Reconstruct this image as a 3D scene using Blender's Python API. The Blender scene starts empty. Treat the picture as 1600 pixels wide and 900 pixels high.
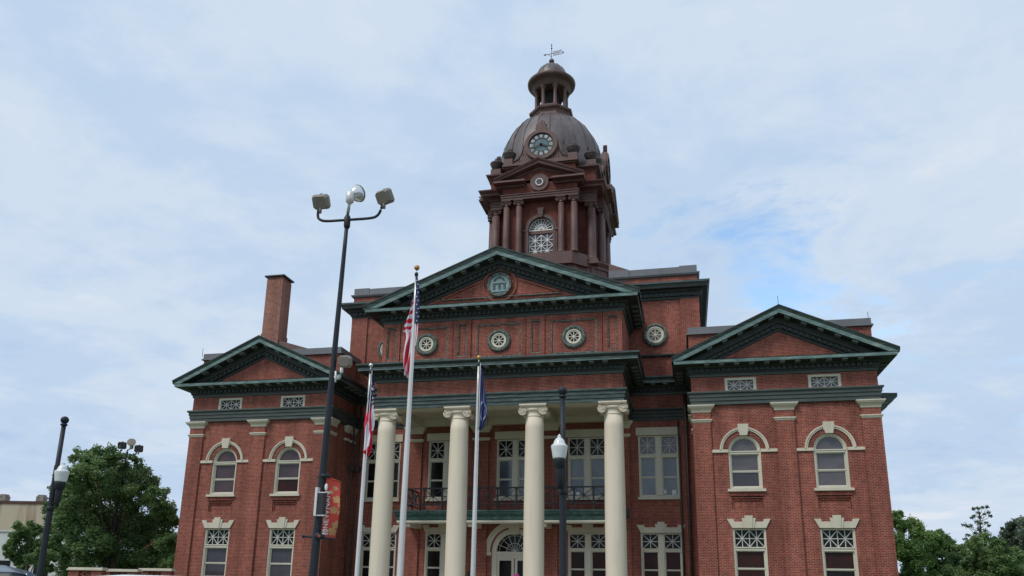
import bpy, math, random
from math import sin, cos, pi, sqrt, atan2, radians
from mathutils import Vector, Matrix
random.seed(7)
SC = bpy.context.scene
COL = SC.collection

# ------------------------------------------------------------------ camera
CAM = Vector((8.40411, -34.98381, 0.0)); YAW = -.222879; PIT = .251996; ROL = .0152412; F = 1202.912
FW = Vector((sin(YAW)*cos(PIT), cos(YAW)*cos(PIT), sin(PIT)))
RT = Vector((cos(YAW), -sin(YAW), 0)); UP = RT.cross(FW)
R2 = cos(ROL)*RT + sin(ROL)*UP; U2 = -sin(ROL)*RT + cos(ROL)*UP
cd = bpy.data.cameras.new('camera'); cam = bpy.data.objects.new('camera', cd); COL.objects.link(cam)
cd.sensor_width = 36; cd.lens = F/1600*36; cd.shift_y = 150/1600; cd.clip_start = .1; cd.clip_end = 3000
M4 = Matrix((R2, U2, -FW)).transposed().to_4x4(); M4.translation = CAM
cam.matrix_world = M4; SC.camera = cam
def ray(px, py): return FW + R2*((px-800)/F) + U2*((600-py)/F)
def atD(px, py, d): return CAM + ray(px, py)*d
def atY(px, py, y):
    d = ray(px, py); return CAM + d*((y-CAM.y)/d.y)
G = -1.6                                   # ground level (heights are measured from the eye)

# ------------------------------------------------------------------ materials
def nt(name):
    m = bpy.data.materials.new(name); m.use_nodes = True
    t = m.node_tree; b = t.nodes['Principled BSDF']
    return m, t, t.nodes, t.links, b
def L4(c): return (c[0], c[1], c[2], 1)
def plain(name, c, rough=.6, metal=0., c2=None, scale=3., stretch=(1, 1, 1), bump=0., spec=.5, lo=.35, hi=.65, detail=6):
    m, t, N, L, b = nt(name)
    b.inputs['Base Color'].default_value = L4(c); b.inputs['Roughness'].default_value = rough
    b.inputs['Metallic'].default_value = metal; b.inputs['Specular IOR Level'].default_value = spec
    if c2 or bump:
        g = N.new('ShaderNodeNewGeometry'); mp = N.new('ShaderNodeMapping'); mp.inputs['Scale'].default_value = stretch
        L.new(g.outputs['Position'], mp.inputs['Vector'])
        n = N.new('ShaderNodeTexNoise'); n.inputs['Scale'].default_value = scale; n.inputs['Detail'].default_value = detail
        n.inputs['Roughness'].default_value = .65
        L.new(mp.outputs[0], n.inputs['Vector'])
        if c2:
            r = N.new('ShaderNodeValToRGB'); r.color_ramp.elements[0].position = lo; r.color_ramp.elements[1].position = hi
            r.color_ramp.elements[0].color = L4(c); r.color_ramp.elements[1].color = L4(c2)
            L.new(n.outputs['Fac'], r.inputs[0]); L.new(r.outputs[0], b.inputs['Base Color'])
        if bump:
            bp = N.new('ShaderNodeBump'); bp.inputs['Strength'].default_value = bump; bp.inputs['Distance'].default_value = .02
            L.new(n.outputs['Fac'], bp.inputs['Height']); L.new(bp.outputs[0], b.inputs['Normal'])
    return m
def brick(name, c1, c2, mortar, bw=.205, rh=.0677, ms=.011, stain=.35, stainc=(.10, .03, .02)):
    m, t, N, L, b = nt(name)
    b.inputs['Roughness'].default_value = .85; b.inputs['Specular IOR Level'].default_value = .25
    g = N.new('ShaderNodeNewGeometry'); sn = N.new('ShaderNodeSeparateXYZ'); sp = N.new('ShaderNodeSeparateXYZ')
    L.new(g.outputs['True Normal'], sn.inputs[0]); L.new(g.outputs['Position'], sp.inputs[0])
    ab = N.new('ShaderNodeMath'); ab.operation = 'ABSOLUTE'; L.new(sn.outputs[0], ab.inputs[0])
    gt = N.new('ShaderNodeMath'); gt.operation = 'GREATER_THAN'; gt.inputs[1].default_value = .7; L.new(ab.outputs[0], gt.inputs[0])
    mx = N.new('ShaderNodeMix'); L.new(gt.outputs[0], mx.inputs[0]); L.new(sp.outputs[0], mx.inputs[2]); L.new(sp.outputs[1], mx.inputs[3])
    cb = N.new('ShaderNodeCombineXYZ'); L.new(mx.outputs[0], cb.inputs[0]); L.new(sp.outputs[2], cb.inputs[1])
    bt = N.new('ShaderNodeTexBrick'); bt.offset = .5; bt.inputs['Scale'].default_value = 1
    bt.inputs['Brick Width'].default_value = bw; bt.inputs['Row Height'].default_value = rh
    bt.inputs['Mortar Size'].default_value = ms; bt.inputs['Mortar Smooth'].default_value = .3; bt.inputs['Bias'].default_value = -.1
    bt.inputs['Color1'].default_value = L4(c1); bt.inputs['Color2'].default_value = L4(c2); bt.inputs['Mortar'].default_value = L4(mortar)
    L.new(cb.outputs[0], bt.inputs['Vector'])
    n = N.new('ShaderNodeTexNoise'); n.inputs['Scale'].default_value = .55; n.inputs['Detail'].default_value = 8; n.inputs['Roughness'].default_value = .7
    L.new(g.outputs['Position'], n.inputs['Vector'])
    r = N.new('ShaderNodeValToRGB'); r.color_ramp.elements[0].position = .42; r.color_ramp.elements[1].position = .72
    r.color_ramp.elements[0].color = (0, 0, 0, 1); r.color_ramp.elements[1].color = (stain, stain, stain, 1)
    L.new(n.outputs['Fac'], r.inputs[0])
    m1 = N.new('ShaderNodeMix'); m1.data_type = 'RGBA'; L.new(r.outputs[0], m1.inputs[0]); L.new(bt.outputs['Color'], m1.inputs[6]); m1.inputs[7].default_value = L4(stainc)
    # brick to brick variation and small pale spalls
    n2 = N.new('ShaderNodeTexNoise'); n2.inputs['Scale'].default_value = 6; n2.inputs['Detail'].default_value = 4
    L.new(g.outputs['Position'], n2.inputs['Vector'])
    r2 = N.new('ShaderNodeValToRGB'); r2.color_ramp.elements[0].position = .3; r2.color_ramp.elements[1].position = .75
    r2.color_ramp.elements[0].color = (.78, .78, .78, 1); r2.color_ramp.elements[1].color = (1.25, 1.2, 1.15, 1)
    L.new(n2.outputs['Fac'], r2.inputs[0])
    mp3 = N.new('ShaderNodeMapping'); mp3.inputs['Scale'].default_value = (1.6, 1.6, .12); L.new(g.outputs['Position'], mp3.inputs['Vector'])
    n3 = N.new('ShaderNodeTexNoise'); n3.inputs['Scale'].default_value = 1.1; n3.inputs['Detail'].default_value = 7; L.new(mp3.outputs[0], n3.inputs['Vector'])
    r3 = N.new('ShaderNodeValToRGB'); r3.color_ramp.elements[0].position = .35; r3.color_ramp.elements[1].position = .68
    r3.color_ramp.elements[0].color = (.74, .72, .72, 1); r3.color_ramp.elements[1].color = (1.12, 1.1, 1.08, 1); L.new(n3.outputs['Fac'], r3.inputs[0])
    m0 = N.new('ShaderNodeMix'); m0.data_type = 'RGBA'; m0.blend_type = 'MULTIPLY'; m0.inputs[0].default_value = 1; L.new(m1.outputs[2], m0.inputs[6]); L.new(r3.outputs[0], m0.inputs[7])
    m2 = N.new('ShaderNodeMix'); m2.data_type = 'RGBA'; m2.blend_type = 'MULTIPLY'; m2.inputs[0].default_value = 1
    L.new(m0.outputs[2], m2.inputs[6]); L.new(r2.outputs[0], m2.inputs[7]); L.new(m2.outputs[2], b.inputs['Base Color'])
    bp = N.new('ShaderNodeBump'); bp.inputs['Strength'].default_value = .4; bp.inputs['Distance'].default_value = .01; bp.invert = True
    L.new(bt.outputs['Fac'], bp.inputs['Height']); L.new(bp.outputs[0], b.inputs['Normal'])
    return m
M = {}
M['brick'] = brick('brick', (.310, .060, .041), (.205, .039, .029), (.36, .215, .165), ms=.012, stain=.38)
M['brick2'] = brick('chimney_brick', (.30, .066, .045), (.15, .038, .03), (.46, .31, .24), stain=.3, ms=.017, rh=.075)
M['tbrick'] = brick('tower_brick', (.165, .044, .033), (.13, .035, .027), (.20, .09, .065), stain=.4, stainc=(.08, .028, .024))
M['stone'] = plain('limestone', (.62, .565, .45), .75, c2=(.53, .48, .37), scale=1.5, stretch=(1, 1, .35), bump=.1)
M['cream'] = plain('cream_paint', (.64, .60, .475), .55, c2=(.57, .53, .42), scale=1.2, stretch=(1, 1, .3))
M['column'] = plain('column_paint', (.69, .60, .465), .65, c2=(.55, .475, .37), scale=1.6, stretch=(1.6, 1.6, .22), bump=.08, lo=.5, hi=.85)
def copper(name, dark, mid, light, p=(.3, .5, .72), sc=2.2, st=(1.0, 1.0, 4.0), rough=.55):
    m, t, N, L, b = nt(name); b.inputs['Roughness'].default_value = rough
    g = N.new('ShaderNodeNewGeometry'); mp = N.new('ShaderNodeMapping'); mp.inputs['Scale'].default_value = st
    L.new(g.outputs['Position'], mp.inputs['Vector'])
    n = N.new('ShaderNodeTexNoise'); n.inputs['Scale'].default_value = sc; n.inputs['Detail'].default_value = 9; n.inputs['Roughness'].default_value = .72
    L.new(mp.outputs[0], n.inputs['Vector'])
    r = N.new('ShaderNodeValToRGB'); e = r.color_ramp.elements
    e[0].position = p[0]; e[0].color = L4(dark); e[1].position = p[2]; e[1].color = L4(light)
    k = e.new(p[1]); k.color = L4(mid)
    L.new(n.outputs['Fac'], r.inputs[0]); L.new(r.outputs[0], b.inputs['Base Color'])
    return m
M['copper'] = copper('verdigris_copper', (.028, .038, .036), (.056, .088, .083), (.16, .22, .205), p=(.40, .56, .74), st=(.7, .7, 5))
M['copper_edge'] = copper('pale_verdigris', (.07, .12, .115), (.16, .245, .23), (.36, .45, .42), sc=1.6, st=(1, 1, 5))
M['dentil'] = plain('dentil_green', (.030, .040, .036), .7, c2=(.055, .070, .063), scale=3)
M['modillion'] = plain('weathered_modillion', (.07, .09, .085), .7, c2=(.17, .20, .19), scale=5)
M['patina_shade'] = copper('shaded_dark_patina', (.012, .015, .013), (.022, .029, .025), (.042, .056, .047))  # dark green metal, with the shade under soffits put into its colour
M['slate'] = copper('grey_green_metal', (.035, .045, .040), (.055, .070, .063), (.09, .11, .10), sc=1.4, st=(.6, .6, 5))
M['balcony_green'] = copper('balcony_copper', (.020, .058, .048), (.034, .088, .072), (.18, .26, .22), p=(.3, .52, .8), st=(1.5, 1.5, 3))
M['parapet'] = plain('grey_sheet_metal', (.115, .12, .13), .5, c2=(.16, .165, .175), scale=1.0, stretch=(1, 1, .5))
M['tpaint'] = plain('oxide_painted_metal', (.092, .042, .036), .6, c2=(.132, .070, .060), scale=1.6, stretch=(1, 1, .5), bump=.15)
M['dome'] = plain('dome_metal', (.072, .054, .052), .46, metal=.15, c2=(.15, .125, .12), scale=1.3, stretch=(1, 1, .3), bump=.15, spec=.5)
M['urn'] = plain('dark_urn', (.038, .029, .027), .6, c2=(.10, .072, .065), scale=6)
M['tdark'] = plain('dark_void', (.02, .016, .016), .9)
M['pane_grey'] = plain('grey_screened_glass', (.115, .098, .105), .12, c2=(.07, .064, .075), scale=1.3, stretch=(.6, .6, 2), spec=.6, bump=.25)
M['pane_blue'] = plain('blue_grey_glass', (.055, .07, .09), .06, c2=(.12, .145, .175), scale=.9, spec=.7, bump=.25)
M['pane_dark'] = plain('dark_glass', (.008, .007, .007), .08, c2=(.02, .018, .018), scale=2.5, spec=.15, bump=.25)
M['pane_red'] = plain('brown_reflection_glass', (.055, .017, .013), .1, c2=(.025, .016, .016), scale=1.4, spec=.12, bump=.25)  # dark red reflection painted into the pane colour
M['pane_plum'] = plain('plum_grey_glass', (.085, .045, .05), .12, c2=(.05, .034, .042), scale=1.6, spec=.45, bump=.25)
M['pane_plum2'] = plain('blind_glass', (.06, .055, .065), .12, c2=(.045, .04, .05), scale=1.2, spec=.4, bump=.25)
M['white'] = plain('white_paint', (.72, .72, .68), .5)
M['star'] = plain('muntin_paint', (.47, .47, .43), .5)
M['iron'] = plain('black_iron', (.018, .018, .02), .5)
M['lamp_metal'] = plain('dark_enamel', (.014, .017, .022), .5, c2=(.02, .024, .03), scale=4, spec=.3)
M['alu'] = plain('brushed_aluminium', (.72, .70, .66), .33, metal=.3, c2=(.60, .585, .555), scale=2, stretch=(1, 1, .2))
M['gold'] = plain('gilded_ball', (.55, .32, .09), .35, metal=.7)
M['wood'] = plain('copper_ball', (.50, .24, .07), .4, metal=.4)
M['silver'] = plain('silver_ball', (.7, .7, .68), .25, metal=.8)
M['floodgrey'] = plain('taupe_casting', (.19, .165, .13), .5, c2=(.24, .21, .17), scale=8)
M['globe'] = plain('acorn_globe', (.62, .64, .63), .25, c2=(.70, .72, .71), scale=6, spec=.6)
M['clearglass'] = plain('reflector_glass', (.75, .76, .78), .12, metal=.6)
M['rust'] = plain('rusty_roof_metal', (.11, .055, .045), .6, c2=(.17, .10, .085), scale=1.5)
M['downspout'] = plain('downspout', (.05, .035, .03), .5, c2=(.075, .05, .042), scale=3)
M['wreath'] = plain('wreath_bronze', (.045, .06, .05), .8, c2=(.20, .24, .20), scale=9, bump=1.0, lo=.4, hi=.68)
M['seal'] = plain('seal_verdigris', (.17, .26, .27), .6, c2=(.26, .37, .37), scale=3)
M['asphalt'] = plain('asphalt', (.05, .05, .052), .9, c2=(.065, .065, .065), scale=9, bump=.3)
M['concrete'] = plain('concrete', (.38, .36, .33), .85, c2=(.30, .29, .27), scale=2, bump=.1)
M['grass'] = plain('grass', (.05, .09, .025), .9, c2=(.08, .12, .04), scale=5, bump=.6)
M['stucco'] = plain('stained_stucco', (.50, .42, .31), .9, c2=(.24, .15, .09), scale=.55, stretch=(1.3, 1.3, .16), lo=.48, hi=.68)
M['pier'] = plain('grimy_masonry', (.17, .14, .12), .9, c2=(.30, .26, .22), scale=3)
M['whitewall'] = plain('white_block_wall', (.62, .62, .60), .8, c2=(.55, .55, .53), scale=2)
M['ruststrip'] = plain('rust_strip', (.12, .045, .03), .8, c2=(.06, .03, .025), scale=3)
M['bark'] = plain('bark', (.075, .055, .04), .95, c2=(.12, .09, .07), scale=8, stretch=(1, 1, .2), bump=.8)
def leafmat(name, a, bcol, cc):
    m, t, N, L, b = nt(name); b.inputs['Roughness'].default_value = .55; b.inputs['Specular IOR Level'].default_value = .3
    at = N.new('ShaderNodeAttribute'); at.attribute_name = 'shade'
    r = N.new('ShaderNodeValToRGB'); e = r.color_ramp.elements
    e[0].position = 0; e[0].color = L4(a); e[1].position = 1; e[1].color = L4(cc); k = e.new(.55); k.color = L4(bcol)
    L.new(at.outputs['Fac'], r.inputs[0]); L.new(r.outputs[0], b.inputs['Base Color'])
    b.inputs['Transmission Weight'].default_value = 0
    tr = N.new('ShaderNodeBsdfTranslucent'); L.new(r.outputs[0], tr.inputs['Color'])
    ms = N.new('ShaderNodeMixShader'); ms.inputs[0].default_value = .4
    L.new(b.outputs[0], ms.inputs[1]); L.new(tr.outputs[0], ms.inputs[2]); L.new(ms.outputs[0], N['Material Output'].inputs[0])
    return m
M['leaf'] = leafmat('oak_leaves', (.075, .14, .05), (.15, .24, .085), (.28, .38, .16))
M['leaf2'] = leafmat('pale_leaves', (.08, .15, .045), (.16, .27, .075), (.27, .38, .14))
M['leaf3'] = leafmat('grey_leaves', (.10, .14, .09), (.16, .21, .14), (.27, .32, .22))
M['f_red'] = plain('flag_red', (.55, .018, .045), .8)
M['f_white'] = plain('flag_white', (.66, .66, .72), .8)
M['f_blue'] = plain('flag_blue', (.018, .022, .085), .8)
M['f_blue2'] = plain('flag_blue_bright', (.022, .034, .125), .8)
M['f_seal'] = plain('flag_seal', (.22, .27, .45), .8)
M['f_gold'] = plain('flag_gold', (.55, .42, .10), .8)
M['ban_red'] = plain('banner_red', (.60, .055, .035), .75, c2=(.50, .06, .035), scale=5)
M['ban_leaf'] = plain('banner_leaf_orange', (.56, .32, .14), .75, c2=(.46, .24, .10), scale=7)
M['ban_white'] = plain('banner_white', (.75, .73, .72), .7)
M['paint_white'] = plain('car_white', (.75, .76, .78), .2, spec=.7)
M['paint_blue'] = plain('car_steel_blue', (.05, .075, .12), .2, metal=.4)
M['carglass'] = plain('car_glass', (.10, .14, .17), .03, spec=1.)
M['tyre'] = plain('tyre_rubber', (.02, .02, .02), .8)
M['rim'] = plain('wheel_rim', (.4, .4, .42), .3, metal=.9)
M['skin'] = plain('skin', (.45, .27, .19), .6)
M['magenta'] = plain('magenta_hat', (.30, .03, .14), .8)
M['shirt'] = plain('grey_shirt', (.2, .2, .24), .9)
M['jeans'] = plain('blue_trousers', (.05, .07, .13), .9)
M['hair'] = plain('brown_hair', (.05, .03, .02), .8)
M['clockglass'] = plain('clock_glass', (.14, .20, .21), .2, c2=(.10, .15, .16), scale=3)
M['clockwhite'] = plain('clock_white_glass', (.47, .53, .52), .4)

# ------------------------------------------------------------------ mesh builder
class MB:
    def __init__(s): s.v = []; s.f = []; s.m = []; s.sm = []; s.mats = []; s.T = None
    def mi(s, m):
        if m not in s.mats: s.mats.append(m)
        return s.mats.index(m)
    def add(s, vs, fs, m, smooth=False):
        o = len(s.v); k = s.mi(m)
        for p in vs:
            p = Vector(p)
            if s.T is not None: p = s.T @ p
            s.v.append(p[:])
        for f in fs: s.f.append([o+i for i in f]); s.m.append(k); s.sm.append(smooth)
    def box(s, x0, x1, y0, y1, z0, z1, m):
        vs = [(x, y, z) for z in (z0, z1) for y in (y0, y1) for x in (x0, x1)]
        s.add(vs, [(0, 2, 3, 1), (4, 5, 7, 6), (0, 1, 5, 4), (2, 6, 7, 3), (0, 4, 6, 2), (1, 3, 7, 5)], m)
    def frustum(s, x0, x1, y0, y1, z0, X0, X1, Y0, Y1, z1, m):
        vs = [(x0, y0, z0), (x1, y0, z0), (x0, y1, z0), (x1, y1, z0), (X0, Y0, z1), (X1, Y0, z1), (X0, Y1, z1), (X1, Y1, z1)]
        s.add(vs, [(0, 2, 3, 1), (4, 5, 7, 6), (0, 1, 5, 4), (2, 6, 7, 3), (0, 4, 6, 2), (1, 3, 7, 5)], m)
    def poly_y(s, pts, y0, y1, m):            # polygon in xz, extruded in y
        n = len(pts); vs = [(x, y0, z) for x, z in pts]+[(x, y1, z) for x, z in pts]
        s.add(vs, [tuple(range(n)), tuple(range(2*n-1, n-1, -1))]+[(i, (i+1) % n, n+(i+1) % n, n+i) for i in range(n)], m)
    def poly_z(s, pts, z0, z1, m):
        n = len(pts); vs = [(x, y, z0) for x, y in pts]+[(x, y, z1) for x, y in pts]
        s.add(vs, [tuple(range(n)), tuple(range(2*n-1, n-1, -1))]+[(i, (i+1) % n, n+(i+1) % n, n+i) for i in range(n)], m)
    def bar(s, x0, z0, x1, z1, w, y0, y1, m):
        dx, dz = x1-x0, z1-z0; l = sqrt(dx*dx+dz*dz); nx, nz = -dz/l*w/2, dx/l*w/2
        s.poly_y([(x0+nx, z0+nz), (x1+nx, z1+nz), (x1-nx, z1-nz), (x0-nx, z0-nz)], y0, y1, m)
    def ring(s, cx, cz, r0, r1, a0, a1, y0, y1, m, n=24, sx=1.):
        for i in range(n):
            a = a0+(a1-a0)*i/n; b = a0+(a1-a0)*(i+1)/n
            s.poly_y([(cx+r0*cos(a)*sx, cz+r0*sin(a)), (cx+r1*cos(a)*sx, cz+r1*sin(a)), (cx+r1*cos(b)*sx, cz+r1*sin(b)), (cx+r0*cos(b)*sx, cz+r0*sin(b))], y0, y1, m)
    def disc(s, cx, cz, r, y0, y1, m, n=28):
        s.poly_y([(cx+r*cos(2*pi*i/n), cz+r*sin(2*pi*i/n)) for i in range(n)], y0, y1, m)
    def lathe(s, cx, cy, prof, m, n=24, smooth=True, rot=0.):
        vs = []; fs = []
        for r, z in prof:
            for i in range(n):
                a = 2*pi*i/n+rot; vs.append((cx+r*cos(a), cy+r*sin(a), z))
        for j in range(len(prof)-1):
            for i in range(n):
                k = (i+1) % n; fs.append((j*n+i, j*n+k, (j+1)*n+k, (j+1)*n+i))
        fs.append(tuple(range(n-1, -1, -1))); fs.append(tuple((len(prof)-1)*n+i for i in range(n)))
        s.add(vs, fs, m, smooth)
    def tube(s, pts, r, m, n=8, smooth=True):
        pts = [Vector(p) for p in pts]; vs = []; fs = []
        rs = r if isinstance(r, (list, tuple)) else [r]*len(pts)
        for j, p in enumerate(pts):
            d = (pts[min(j+1, len(pts)-1)]-pts[max(j-1, 0)]).normalized()
            a = d.cross(Vector((0, 0, 1))) if abs(d.z) < .95 else d.cross(Vector((1, 0, 0)))
            a.normalize(); b = d.cross(a)
            for i in range(n):
                t = 2*pi*i/n; vs.append(p+a*(cos(t)*rs[j])+b*(sin(t)*rs[j]))
        for j in range(len(pts)-1):
            for i in range(n):
                k = (i+1) % n; fs.append((j*n+i, j*n+k, (j+1)*n+k, (j+1)*n+i))
        fs.append(tuple(range(n-1, -1, -1))); fs.append(tuple((len(pts)-1)*n+i for i in range(n)))
        s.add(vs, fs, m, smooth)
    def sphere(s, c, r, m, n=14, sz=1.):
        prof = [(max(r*sin(pi*i/n), .0005), c[2]-r*cos(pi*i/n)*sz) for i in range(n+1)]
        s.lathe(c[0], c[1], prof, m, n*2 if n < 12 else 24)
    def quad(s, a, b, c, d, m): s.add([a, b, c, d], [(0, 1, 2, 3)], m)
    def build(s, name, parent=None, label=None, fix=True):
        me = bpy.data.meshes.new(name); me.from_pydata(s.v, [], s.f)
        for m in s.mats: me.materials.append(M[m])
        me.polygons.foreach_set('material_index', s.m); me.polygons.foreach_set('use_smooth', s.sm)
        me.update()
        if fix and len(s.v) < 60000:
            import bmesh
            b = bmesh.new(); b.from_mesh(me); bmesh.ops.recalc_face_normals(b, faces=b.faces); b.to_mesh(me); b.free()
        o = bpy.data.objects.new(name, me); COL.objects.link(o)
        if parent: o.parent = parent
        if label: o['label'] = label
        return o
def tag(o, label=None, cat=None, group=None, kind=None):
    if label: o['label'] = label
    if cat: o['category'] = cat
    if group: o['group'] = group
    if kind: o['kind'] = kind
    return o
def empty(name, loc, label, cat, group=None):
    o = bpy.data.objects.new(name, None); o.empty_display_size = .3; COL.objects.link(o); o.location = loc
    return tag(o, label, cat, group)
def child(mb, name, parent, label=None):
    """mesh written in world coordinates, parented to an Empty that is not at the origin"""
    o = mb.build(name, parent, label); o.matrix_parent_inverse = Matrix.Translation(-Vector(parent_world(parent))); return o
def parent_world(p):
    l = Vector(p.location)
    return l

# ------------------------------------------------------------------ sweeps
def offs(path):
    n = len(path); res = []
    nr = []
    for i in range(n-1):
        d = Vector(path[i+1])-Vector(path[i]); d.normalize(); nr.append(Vector((-d.y, d.x)))
    for i in range(n):
        if i == 0: res.append(nr[0])
        elif i == n-1: res.append(nr[-1])
        else: res.append((nr[i-1]+nr[i])/(1+nr[i-1].dot(nr[i])))
    return res, nr
def sweep(mb, path, prof, m, segs=None, edge=None):
    """profile = [(out, z)...]; path walks with the outside on its left; edge = {profile index: material}"""
    o, nr = offs(path)
    for i in range(len(path)-1):
        if segs is not None and i not in segs: continue
        P = [Vector(path[i]), Vector(path[i+1])]; O = [o[i], o[i+1]]
        for j in range(len(prof)-1):
            q = []
            for k in (0, 1):
                for jj in ((j, j+1) if k == 0 else (j+1, j)):
                    w = P[k]+O[k]*prof[jj][0]; q.append((w.x, w.y, prof[jj][1]))
            mb.add(q, [(0, 1, 2, 3)], (edge or {}).get(j, m))
        for k, e in ((0, 0), (1, len(path)-1)):
            if (k == 0 and i == 0) or (k == 1 and i == len(path)-2):
                vs = []
                for a, z in prof:
                    w = P[k]+O[k]*a; vs.append((w.x, w.y, z))
                mb.add(vs, [tuple(range(len(vs)))], m)
def blocks(mb, path, segs, spacing, w, o0, o1, z0, z1, m, trim=None):
    o, nr = offs(path)
    for i in segs:
        a = Vector(path[i]); b = Vector(path[i+1]); d = (b-a); l = d.length; d.normalize(); n = nr[i]
        def conv(k):
            if k <= 0 or k >= len(path)-1: return True
            x = nr[k-1]; y = nr[k]; return (x.x*y.y-x.y*y.x) > 0
        s0 = -.0 if conv(i) else o1+.06; s1 = l if conv(i+1) else l-o1-.06
        if conv(i): s0 = -o1+.1
        if conv(i+1): s1 = l+o1-.1
        cnt = max(1, int(round((s1-s0)/spacing)))
        for k in range(cnt+1):
            s = s0+(s1-s0)*k/cnt; c = a+d*s
            p = [c-d*w/2+n*o0, c+d*w/2+n*o0, c+d*w/2+n*o1, c-d*w/2+n*o1]
            mb.poly_z([(q.x, q.y) for q in p], z0, z1, m)

A, B = 8.856, 16.756; MID = (A+B)/2; YR = 3.12; YP = -1.36; PX = 5.87; DEP = 27.0
court = empty('courthouse', (0, 0, G), 'large red brick courthouse with cream columns, green copper cornices and a brown domed clock tower', 'building')
court.location = (0, 0, 0)
def P(mb, name, label=None, parent=None): return mb.build(name, parent or court, label)

# ------------------------------------------------------------------ walls with openings
def wall_y(mb, x0, x1, z0, z1, y, m, holes=(), depth=.32):
    """wall face in plane y with holes (hx0,hx1,hz0,hz1,arched)"""
    xs = sorted({x0, x1, *[h[0] for h in holes], *[h[1] for h in holes]}); zs = sorted({z0, z1, *[h[2] for h in holes], *[h[3] for h in holes]})
    xs = [x for x in xs if x0 <= x <= x1]; zs = [z for z in zs if z0 <= z <= z1]
    for i in range(len(xs)-1):
        for j in range(len(zs)-1):
            cx = (xs[i]+xs[i+1])/2; cz = (zs[j]+zs[j+1])/2
            if any(h[0] < cx < h[1] and h[2] < cz < h[3] for h in holes): continue
            mb.quad((xs[i], y, zs[j]), (xs[i+1], y, zs[j]), (xs[i+1], y, zs[j+1]), (xs[i], y, zs[j+1]), m)
    for h in holes:
        hx0, hx1, hz0, hz1 = h[:4]; arch = len(h) > 4 and h[4]
        r = (hx1-hx0)/2; zt = hz1-r if arch else hz1; cx = (hx0+hx1)/2
        mb.quad((hx0, y, hz0), (hx0, y+depth, hz0), (hx0, y+depth, zt), (hx0, y, zt), m)
        mb.quad((hx1, y, hz0), (hx1, y, zt), (hx1, y+depth, zt), (hx1, y+depth, hz0), m)
        mb.quad((hx0, y, hz0), (hx1, y, hz0), (hx1, y+depth, hz0), (hx0, y+depth, hz0), m)
        if not arch: mb.quad((hx0, y, hz1), (hx0, y+depth, hz1), (hx1, y+depth, hz1), (hx1, y, hz1), m)
        else:
            n = 12
            for i in range(n*2):
                a = pi*i/(2*n); b = pi*(i+1)/(2*n)
                pa = (cx+r*cos(a), zt+r*sin(a)); pb = (cx+r*cos(b), zt+r*sin(b))
                mb.quad((pa[0], y, pa[1]), (pb[0], y, pb[1]), (pb[0], y+depth, pb[1]), (pa[0], y+depth, pa[1]), m)
                mb.quad((pa[0], y, pa[1]), (pa[0], y, hz1), (pb[0], y, hz1), (pb[0], y, pb[1]), m)

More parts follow.
